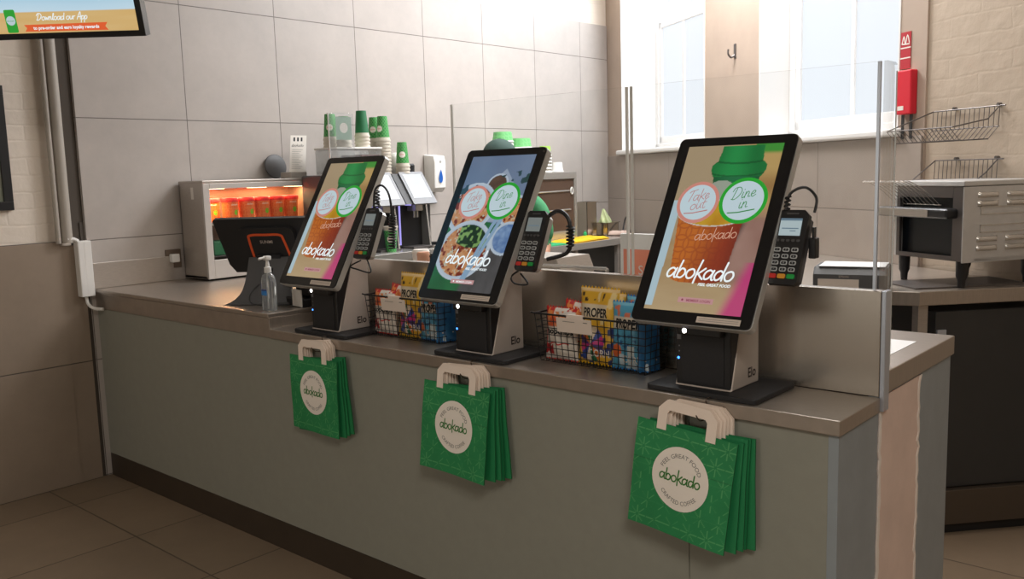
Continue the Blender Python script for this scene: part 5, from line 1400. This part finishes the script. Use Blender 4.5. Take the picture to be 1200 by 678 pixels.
mb = MB(); mb.prism([(2.238, 0.9655), (2.300, 0.9655), (2.300, 1.700), (2.294, 1.714), (2.28, 1.719), (2.2225, 1.719), (2.2225, 1.1715), (2.238, 1.1715)], 0, -0.760, -0.752); mb.build('sheet', M['glass'], g3)
mb = MB(); mb.box(-0.7575, -0.7545, 2.3005, 2.3015, 0.9655, 1.70); mb.build('polished_edge', M['glass_edge'], g3)

# things standing on the raised worktop behind the upstand
lf = thing('leaflet_holder', 'white holder with a coral leaflet reading SO behind the clear screen', 'leaflet', (-1.535, 2.33, ZR + 0.0005))
mb = MB(); mb.box(-0.055, 0.085, -0.010, 0.006, 0.0, 0.318, bev=0.002); mb.box(-0.055, 0.085, -0.01, 0.06, 0.0, 0.004); mb.build('holder', M['white'], lf)
mb = MB(); FL = lambda x, y: Vector((x, -0.0108, y)); mb.poly([(-0.042, 0.0), (0.085, 0.0), (0.085, 0.27), (-0.042, 0.27)], FL); mb.mi = 1; mb.text('SO', 0.042, lambda x, y: Vector((x, -0.0114, y)), 'LEFT', 0.012, 0.192); mb.build('leaflet', [M['poster_orange'], M['offwhite']], lf)
mb = MB(); mb.prism([(-0.14, 0.0), (0.15, 0.0), (0.135, 0.16), (0.115, 0.206), (-0.14, 0.206)], 1, -0.10, 0.10, bev=0.003)
o = mb.build('steel_bin', M['steel'], None, loc=(-2.105, 2.60, ZR + 0.0005)); tag(o, 'sloped steel box behind the upstand, right of the middle terminal', 'box')
ml = MB(); ml.tube([(-2.05, 2.29, 1.172), (-1.62, 2.29, 1.172)], 0.006, 8)
for xx in (-2.05, -1.62): ml.tube([(xx, 2.29, ZR + 0.001), (xx, 2.29, 1.172)], 0.006, 8)
tag(ml.build('towel_rail', M['steel_bright'], None), 'thin steel rail just behind the upstand by the middle terminal', 'rail')
for i, (xx, yy, m_, lab, s_) in enumerate(((-2.70, 2.50, 'offwhite', 'white cup lid stack behind the upstand', 0.035), (-2.60, 2.42, 'skin', 'small tan tub behind the upstand', 0.025), (-2.50, 2.40, 'black', 'small black tub behind the upstand', 0.03), (-2.40, 2.40, 'cup_rim', 'cream tub behind the upstand near the noodle bowl kiosk', 0.026))):
    mb = MB(); mb.lathe([(s_ * 0.8, 0), (s_, 0.20), (s_ * 1.05, 0.205), (s_ * 0.9, 0.215)], 20); tag(mb.build('tub', M[m_], None, smooth=True, angle=40, loc=(xx, yy, ZR + 0.0005)), lab, 'tub')
mb = MB(); mb.box(-1.02, -0.80, 2.38, 2.66, ZR + 0.0004, ZR + 0.0014); tag(mb.build('paper_sheet', M['paper'], None), 'white paper sheet lying on the raised worktop end', 'paper')

# ------------------------------------------------------------------ worktop under the windows, toaster and fridge
ww = thing('window_worktop', 'steel worktop under the windows carrying the conveyor toaster', 'worktop', (0, 0, 0))
ZW = 0.985
d2 = Vector((0.848, -0.531)); bdir = Vector((0.658, 0.753))
tabC = Vector((-1.062, 3.554)); tabL = Vector((-1.166, 3.524))
def wall_pt(s, off=0.0): return (WA.x + d2.x * s - 0.531 * off, WA.y + d2.y * s - 0.848 * off)
e_ = tabC + bdir * 0.60
poly = [tuple(tabC), tuple(tabC + bdir * 0.545), wall_pt(4.25, 0.016), wall_pt(2.4, 0.016), (-2.35, 3.36), (-1.33, 3.36), tuple(tabL)]
mb = MB(); mb.prism(poly[::-1], 2, ZW - 0.055, ZW, bev=0.003); mb.build('top', M['steel_top'], ww)
mb = MB(); q = tabC + bdir * 0.05 - d2 * 0.06; mb.box(-0.02, 0.02, -0.02, 0.02, 0.0, ZW - 0.056, Matrix.Translation((q.x, q.y, 0)) @ Matrix.Rotation(math.atan2(0.753, 0.658), 4, 'Z')); mb.build('leg', M['steel'], ww)
mb = MB(); mb.box(-2.2, -1.35, 3.45, 3.48, 0.55, 0.585); mb.box(-2.2, -1.35, 3.45, 3.9, 0.70, 0.71); mb.build('shelf', M['steel_dark'], ww)
MR = Matrix.Translation((tabC.x, tabC.y, 0)) @ Matrix.Rotation(math.atan2(0.753, 0.658), 4, 'Z')     # local x along the worktop end, local y into the worktop
fd = thing('fridge', 'dark grey undercounter fridge at the right edge below the toaster', 'fridge', (0, 0, 0))
mb = MB(); mb.box(0.085, 0.56, 0.025, 0.34, 0.19, 0.90, MR, bev=0.004); mb.build('body', M['fridge'], fd)
mb = MB(); mb.box(0.085, 0.56, 0.0, 0.33, 0.045, 0.186, MR, bev=0.003); mb.build('kick_plate', M['fridge_plinth'], fd)
mb = MB(); mb.box(0.1, 0.56, 0.03, 0.32, 0.0, 0.044, MR); mb.build('base', M['black'], fd)
mb = MB(); mb.box(0.088, 0.125, 0.015, 0.024, 0.80, 0.83, MR); mb.build('hinge', M['steel_edge'], fd)

ts = thing('conveyor_toaster', 'steel conveyor toaster with louvred side standing on black feet', 'toaster', (-0.966, 3.742, ZW), math.atan2(-0.168, 0.27) )
# local x runs right along the toaster's front, so the body lies on negative x; local y runs to the back
tsx0, tsx1, tsy0, tsy1, tz0, tz1 = -0.345, 0.03, -0.03, 0.37, 0.105, 0.415
mb = MB()
mb.box(tsx0, tsx0 + 0.012, tsy0, tsy1, tz0, tz1 - 0.02); mb.box(tsx1 - 0.006, tsx1, tsy0, tsy1, tz0 - 0.005, tz1 - 0.022, bev=0.002)
mb.box(tsx0, tsx1, tsy0 + 0.06, tsy1, tz0, tz0 + 0.012); mb.box(tsx0, tsx1, tsy1 - 0.012, tsy1, tz0, tz1)
mb.box(tsx0 - 0.004, tsx1 + 0.004, tsy0 - 0.004, tsy1 + 0.004, tz1 - 0.02, tz1, bev=0.004)
mb.build('body', M['toaster_steel'], ts)
mb = MB(); mb.box(tsx1 - 0.055, tsx1 - 0.0065, tsy0, tsy0 + 0.012, tz0, tz1 - 0.0205, bev=0.001); mb.box(tsx0 + 0.0125, tsx0 + 0.03, tsy0, tsy0 + 0.012, tz0, tz1 - 0.0205); mb.box(tsx0 + 0.0305, tsx1 - 0.0555, tsy0, tsy0 + 0.012, tz1 - 0.065, tz1 - 0.0205); mb.box(tsx0 + 0.0305, tsx1 - 0.0555, tsy0, tsy0 + 0.012, tz0, tz0 + 0.018)
mb.build('front_frame', M['steel_dark'], ts)
mb = MB(); mb.box(tsx0 + 0.014, tsx1 - 0.01, tsy0 + 0.03, tsy1 - 0.02, tz0 + 0.014, tz1 - 0.022); mb.build('cavity', M['toaster_dark'], ts)
mb = MB(); mb.box(tsx0 - 0.05, tsx1 - 0.03, tsy0 - 0.05, tsy0 + 0.03, tz0 + 0.165, tz0 + 0.205, bev=0.012, seg=3); mb.build('loading_bar', M['black'], ts)
mb = MB(); mb.box(tsx0 - 0.04, tsx1 - 0.13, tsy0 - 0.0525, tsy0 - 0.0505, tz0 + 0.170, tz0 + 0.200); mb.build('bar_plate', M['steel'], ts)
mb = MB()
for i in range(11):
    x = tsx0 - 0.02 + 0.025 * i
    mb.tube(spline([(x, tsy0 + 0.02, tz0 + 0.215), (x - 0.01, tsy0 - 0.04, tz0 + 0.27), (x - 0.03, tsy0 - 0.10, tz0 + 0.31), (x - 0.035, tsy0 - 0.12, tz0 + 0.31)], 4), 0.0018, 5)
mb.tube([(tsx0 - 0.02, tsy0 + 0.018, tz0 + 0.215), (tsx0 + 0.24, tsy0 + 0.018, tz0 + 0.215)], 0.0028, 6); mb.tube([(tsx0 - 0.055, tsy0 - 0.12, tz0 + 0.31), (tsx0 + 0.195, tsy0 - 0.12, tz0 + 0.31)], 0.0028, 6)
mb.build('feed_rack', M['steel_bright'], ts)
for zz in (0.255, 0.222, 0.085, 0.050):
    for yy in (0.085, 0.225):
        mb = MB(); K = 14
        def lv(u, v, zz=zz, yy=yy):
            e = math.sin(PI * min(1, max(0, v))) ** 0.5 * min(1.0, 9 * min(u, 1 - u)) ** 0.6
            return Vector((tsx1 + 0.0004 + 0.013 * e * (1 - 0.5 * v), yy - 0.05 + 0.10 * u, tz0 + zz - 0.011 + 0.022 * v))
        mb.grid(16, 10, lv); mb.build('louvre', M['steel_bright'], ts, smooth=True)
for zz in (0.195, 0.125):
    mb = MB()
    for q in ((0.05, 0.40, 0.012, 0.016), (0.05, 0.40, -0.016, -0.012), (0.05, 0.054, -0.016, 0.016)): mb.box(tsx1 + 0.0003, tsx1 + 0.003, q[0], q[1], tz0 + zz + q[2], tz0 + zz + q[3])
    mb.build('pressed_panel', M['steel_bright'], ts)
for x, y in ((tsx0 + 0.03, 0.0), (0.0, 0.0), (tsx0 + 0.03, tsy1 - 0.05), (0.0, tsy1 - 0.05)):
    mb = MB(); mb.lathe([(0.013, 0.0005), (0.015, 0.03), (0.021, 0.045), (0.023, 0.104)], 14, Matrix.Translation((x, y, 0))); mb.build('foot', M['black'], ts, smooth=True, angle=40)
mb = MB(); mb.box(0.02, 0.50, 0.06, 0.30, ZW + 0.0005, ZW + 0.006, MR); tag(mb.build('baking_tray', M['steel_dark'], None), 'flat dark tray lying under the toaster', 'tray')

rp = thing('label_printer', 'black printer with white top sheet on the worktop behind the right screen', 'printer', (-1.30, 3.50, ZW + 0.0005), rad(14))
mb = MB(); mb.prism([(-0.10, 0.0), (0.10, 0.0), (0.10, 0.085), (0.085, 0.098), (-0.07, 0.098), (-0.10, 0.07)], 0, -0.135, 0.135, bev=0.008); mb.build('printer_body', M['charcoal'], rp)
mb = MB(); mb.box(-0.115, 0.125, -0.08, 0.10, 0.0985, 0.1005); mb.build('top_sheet', M['paper'], rp)
mb = MB(); FP = plane((0, -0.1015, 0.0), (1, 0, 0), (0, 0, 1)); mb.box(-0.115, 0.035, -0.1035, -0.1005, 0.0, 0.052); mb.mi = 1; mb.text('EPSON', 0.012, lambda x, y: FP(x, y + 0.058, 0.0012), 'CENTER', -0.02, 0.0); mb.build('front_notice', [M['card'], M['silver']], rp)
mb = MB(); mb.box(-0.05, 0.05, -0.03, 0.03, 0.0, 0.004); o = mb.build('white_saucer', M['white'], None, loc=(-1.72, 3.72, ZW + 0.0005)); tag(o, 'small white plastic saucer on the worktop behind the right terminal', 'lid')

# wire racks on the rough wall
def make_rack(label, s0, s1, z, dep=0.24):
    t = thing('wire_rack', label, 'rack', (WA.x, WA.y, 0), WANG, 'wire racks on the rough painted wall')
    # local x along the wall, local y negative into the room
    y_w, y_f = -0.004, -dep
    mb = MB()
    mb.tube([(s0 - 0.02, y_f, z - 0.03), (s0, y_w, z + 0.055), (s1 + 0.03, y_w, z + 0.055)], 0.003, 6)
    mb.tube([(s0 - 0.02, y_f, z - 0.03), (s1, y_f, z - 0.03)], 0.003, 6); mb.tube([(s0, y_w, z - 0.03), (s1, y_w, z - 0.03)], 0.0025, 6)
    mb.tube([(s1, y_f, z - 0.03), (s1 + 0.02, y_w - 0.08, z + 0.0), (s1, y_w, z + 0.055)], 0.003, 6)
    mb.build('rail', M['steel_dark'], t)
    mb = MB(); n = 14
    for i in range(n + 1):
        x = s0 + (s1 - s0) * i / n
        mb.tube([(x, y_w, z + 0.055), (x, y_w - 0.004, z - 0.03), (x - 0.005, y_w - 0.05, z - 0.08), (x - 0.015, y_f + 0.05, z - 0.085), (x - 0.02, y_f, z - 0.03)], 0.0017, 5)
    for k in range(4):
        yy = y_w - 0.05 - (dep - 0.10) * k / 3; mb.tube([(s0 - 0.01, yy, z - 0.0825), (s1 - 0.005, yy, z - 0.0825)], 0.0017, 5)
    mb.build('wire_basket', M['steel_dark'], t)
    for s in (s0 + 0.12, s1 - 0.01):
        mb = MB(); mb.tube([(s, 0.011, z + 0.06), (s, -0.006, z + 0.06)], 0.008, 8); mb.build('wall_bracket', M['steel_dark'], t)
    return t
make_rack('upper wire rack on the rough wall above the toaster', 3.815, 4.19, 1.645)
make_rack('lower wire rack on the rough wall, just above the toaster top', 3.835, 4.19, 1.425, 0.11)

# fire blanket, sign and hook on the wall between window and corner
def wall_thing(name, label, cat): return thing(name, label, cat, (WA.x, WA.y, 0), WANG)
fb = wall_thing('fire_blanket', 'red fire blanket box on the wall right of the window', 'fire blanket')
mb = MB(); mb.box(3.610, 3.705, -0.040, -0.0005, 1.70, 1.905, bev=0.006); mb.build('case', M['red_box'], fb)
for s in (3.635, 3.69):
    mb = MB(); mb.box(s - 0.009, s + 0.009, -0.022, -0.019, 1.585, 1.702); mb.build('pull_tape', M['black'], fb, label='black pull tape')
mb = MB(); mb.box(3.62, 3.66, -0.041, -0.0395, 1.72, 1.74); mb.build('print', M['offwhite'], fb)
fs = wall_thing('fire_sign', 'narrow red fire safety sign above the fire blanket box', 'sign')
mb = MB(); mb.box(3.588, 3.655, -0.004, -0.0005, 1.915, 2.085); mb.build('board', M['red_sign'], fs)
mb = MB(); FS = lambda x, y: Vector((x, -0.0046, y))
mb.ribbon(spline([(3.597, 2.03), (3.610, 2.065), (3.620, 2.03), (3.633, 2.07), (3.646, 2.035)], 4), 0.006, FS); mb.ribbon([(3.597, 2.03), (3.646, 2.028)], 0.006, FS)
for zz in (2.012, 1.965): mb.ribbon([(3.588, zz), (3.655, zz)], 0.006, FS)
mb.build('symbols', M['offwhite'], fs)
hk = wall_thing('wall_hook', 'small metal coat hook on the beige wall between the windows', 'hook')
mb = MB(); mb.box(2.07, 2.095, -0.006, -0.0005, 2.16, 2.25, bev=0.002); mb.build('plate', M['steel_dark'], hk)
mb = MB(); mb.tube(spline([(2.082, -0.004, 2.18), (2.082, -0.03, 2.165), (2.082, -0.05, 2.185), (2.082, -0.05, 2.215)], 5), 0.006, 8); mb.build('prong', M['steel_dark'], hk)
# ------------------------------------------------------------------ member of staff behind the middle kiosk
def skin_body(name, verts, edges, radii, mats, parent, levels=2, root=0, matfn=None):
    me = bpy.data.meshes.new(name); me.from_pydata(verts, edges, []); o = bpy.data.objects.new(name, me); COL.objects.link(o)
    sk_ = o.modifiers.new('skin', 'SKIN'); sk_.use_smooth_shade = True
    if not me.skin_vertices: pass
    for i, r in enumerate(radii):
        d = me.skin_vertices[0].data[i]; d.radius = (r, r) if not isinstance(r, tuple) else r; d.use_root = (i == root)
    ss = o.modifiers.new('sub', 'SUBSURF'); ss.levels = levels; ss.render_levels = levels
    bpy.context.view_layer.update()
    dg = bpy.context.evaluated_depsgraph_get()
    m2 = bpy.data.meshes.new_from_object(o.evaluated_get(dg)); m2.name = name
    bpy.data.objects.remove(o); bpy.data.meshes.remove(me)
    o = bpy.data.objects.new(name, m2); COL.objects.link(o); o.parent = parent
    m2.materials.clear()
    for m in mats: m2.materials.append(m)
    for p_ in m2.polygons:
        p_.use_smooth = True
        if matfn: p_.material_index = matfn(p_.center)
    return o
P_ = thing('person', 'person in a dark green cap and green t-shirt working behind the middle kiosk', 'person', (-3.275, 3.70, 0.0), rad(25))
V = [(0, 0, .86), (0, .005, 1.0), (0, 0, 1.14), (0, .01, 1.26), (0, .015, 1.335), (-.015, .0, 1.405), (-.03, -.015, 1.46), (-.035, -.02, 1.535), (-.035, -.015, 1.60)]
Rr_ = [(.15, .105), (.125, .09), (.135, .10), (.135, .10), (.10, .07), .052, .058, .082, .066]
Ed = [(i, i + 1) for i in range(8)]
def add(v, r, frm):
    V.append(v); Rr_.append(r); Ed.append((frm, len(V) - 1)); return len(V) - 1
for s in (-1, 1):
    a = add((.10 * s, .012, 1.325), .062, 4); a = add((.175 * s, .0, 1.285), .052, a); a = add((.205 * s, -.02, 1.17), .042, a); a = add((.215 * s, -.05, 1.06), .038, a); a = add((.205 * s, -.16, 1.00), .034, a); a = add((.185 * s, -.255, .985), .025, a); h_ = add((.175 * s, -.30, .985), (.038, .016), a)
    for k, (dx, dl) in enumerate(((-.028, .062), (-.010, .078), (.009, .074), (.026, .058))):
        b1 = add((.175 * s + dx, -.335, .985), .0085, h_); b2 = add((.175 * s + dx * 1.1, -.335 - dl * .5, .978), .0078, b1); add((.175 * s + dx * 1.1, -.335 - dl, .955), .0066, b2)
    th_ = add((.175 * s - .036 * s, -.29, .98), .010, h_); add((.175 * s - .055 * s, -.325, .97), .008, th_)
    l = add((.085 * s, 0, .82), .088, 0); l = add((.095 * s, -.005, .62), .072, l); l = add((.095 * s, -.01, .46), .055, l); l = add((.097 * s, .01, .28), .052, l); l = add((.098 * s, .02, .09), .036, l); l = add((.10 * s, -.02, .045), .04, l); add((.105 * s, -.13, .035), .033, l)
body = skin_body('body', V, Ed, Rr_, [M['skin'], M['trousers'], M['black'], M['tee']], P_, 2, 0, lambda c: 2 if c.z < .085 else (1 if c.z < .90 and c.y > -.14 else (3 if 1.09 < c.z < 1.345 or (c.z <= 1.09 and abs(c.x) < .15 and c.y > -.13) else 0)))
TV_ = [(0, 0, .84), (0, .005, 1.0), (0, 0, 1.14), (0, .01, 1.26), (0, .015, 1.33), (-.01, .006, 1.372)]
TR_ = [(.165, .12), (.142, .105), (.15, .115), (.15, .113), (.112, .082), .062]
TE_ = [(i, i + 1) for i in range(5)]
for s in (-1, 1):
    for v, r, f in (((.10 * s, .012, 1.322), .072, 4), ((.175 * s, .0, 1.282), .064, None), ((.203 * s, -.015, 1.19), .058, None), ((.213 * s, -.035, 1.09), .056, None)):
        TV_.append(v); TR_.append(r); TE_.append((4 if f == 4 else len(TV_) - 2, len(TV_) - 1))
skin_body('t_shirt', TV_, TE_, TR_, [M['tee']], P_, 2)
HC = Vector((-.035, -.018, 1.545))
mb = MB()   # cap: dome and peak
mb.grid(32, 10, lambda u, v: HC + Vector((.094 * math.cos(2 * PI * u) * math.cos(v * PI / 2 * .98), .108 * math.sin(2 * PI * u) * math.cos(v * PI / 2 * .98), .030 + .092 * math.sin(v * PI / 2 * .98))))
mb.grid(16, 6, lambda u, v: HC + Vector(((u - .5) * .16, -.085 - .085 * v * math.cos((u - .5) * 2.6), .036 - .02 * v - .03 * abs(u - .5) ** 2)))
mb.disc(0, 0, .012, lambda x, y: HC + Vector((x, y, .123)), 12)
o = mb.merge(1e-5).build('cap', M['cap'], P_, smooth=True); so_ = o.modifiers.new('s', 'SOLIDIFY'); so_.thickness = .004
mb = MB(); mb.grid(28, 12, lambda u, v: HC + Vector((.088 * math.cos(PI * u), .020 + .078 * math.sin(PI * u), .04 - .13 * v + .02 * math.sin(u * 25) * v)))
o = mb.build('hair', M['hair'], P_, smooth=True); so_ = o.modifiers.new('s', 'SOLIDIFY'); so_.thickness = .014
mb = MB()
for s in (-1, 1): mb.lathe([(.002, -.011), (.009, -.007), (.012, 0), (.009, .007), (.002, .011)], 14, Matrix.Translation(HC + Vector((.031 * s, -.072, .0))))
mb.build('eyes', M['eye'], P_, smooth=True)
mb = MB()
for s in (-1, 1): mb.lathe([(.001, -.004), (.005, 0), (.001, .004)], 10, Matrix.Translation(HC + Vector((.031 * s, -.0825, .0))))
mb.ribbon([(-.022, -.066), (0, -.063), (.022, -.066)], .008, lambda x, y: HC + Vector((x, -.078, y)))
mb.build('pupils_and_mouth', M['hair'], P_, smooth=True)
mb = MB(); mb.tube([HC + Vector((0, -.078, .002)), HC + Vector((0, -.092, -.018)), HC + Vector((0, -.098, -.032)), HC + Vector((0, -.08, -.038))], [.007, .010, .013, .008], 10); mb.build('nose', M['skin'], P_, smooth=True)
mb = MB()
for s in (-1, 1): mb.lathe([(.003, -.030), (.013, -.018), (.017, .006), (.012, .024), (.003, .03)], 12, Matrix.Translation(HC + Vector((.085 * s, .008, -.008))) @ Matrix.Diagonal((.5, 1, 1, 1)))
mb.build('ears', M['skin'], P_, smooth=True)

# ------------------------------------------------------------------ light
w = bpy.data.worlds.new('world'); scene.world = w; w.use_nodes = True
w.node_tree.nodes['Background'].inputs[0].default_value = S(196, 208, 222); w.node_tree.nodes['Background'].inputs[1].default_value = 0.35
def area(name, loc, size, energy, col, rot=(0, 0, 0), sy=None, spread=180):
    l = bpy.data.lights.new(name, 'AREA'); l.energy = energy; l.color = col; l.size = size
    if sy: l.shape = 'RECTANGLE'; l.size_y = sy
    l.spread = rad(spread)
    o = bpy.data.objects.new(name, l); COL.objects.link(o); o.location = loc; o.rotation_euler = rot; return o
# kitchen ceiling panels
area('kitchen_ceiling_panel', (-2.9, 4.6, H - 0.03), 0.6, 94, (0.985, 0.985, 1.0), sy=1.2)
area('kitchen_ceiling_panel', (-1.6, 3.3, H - 0.03), 0.6, 30, (1.0, 0.96, 0.92), sy=1.2)
# added lamps in the window recess heads, out of view, brightening reveals and walls
for (a, b, D), e in ((W1, 19), (W2, 12)):
    sx = (a + b) / 2; y = D - 0.03
    c = WA + Vector((math.cos(WANG) * sx - math.sin(WANG) * y, math.sin(WANG) * sx + math.cos(WANG) * y, 3.06))
    area('recess_fill', c, b - a - 0.2, e, (0.86, 0.93, 1.0), (rad(-65), 0, WANG), sy=0.40)
# added soft warm fill over the customer side, no fixture behind it
area('customer_fill', (1.1, -0.9, H - 0.03), 1.2, 88, (1.0, 0.93, 0.84), sy=1.2)
area('spot_over_toaster', (0.1, 3.6, 2.9), 0.25, 14, (1.0, 0.90, 0.78))

# ------------------------------------------------------------------ view
vs = scene.view_settings
scene.display_settings.display_device = 'sRGB'
vs.view_transform = 'Standard'; vs.look = 'None'; vs.exposure = 0.0; vs.gamma = 1.0; vs.use_curve_mapping = False
scene.cycles.use_denoising = True
scene.cycles.max_bounces = 8; scene.cycles.transparent_max_bounces = 16
scene.cycles.sample_clamp_indirect = 6.0
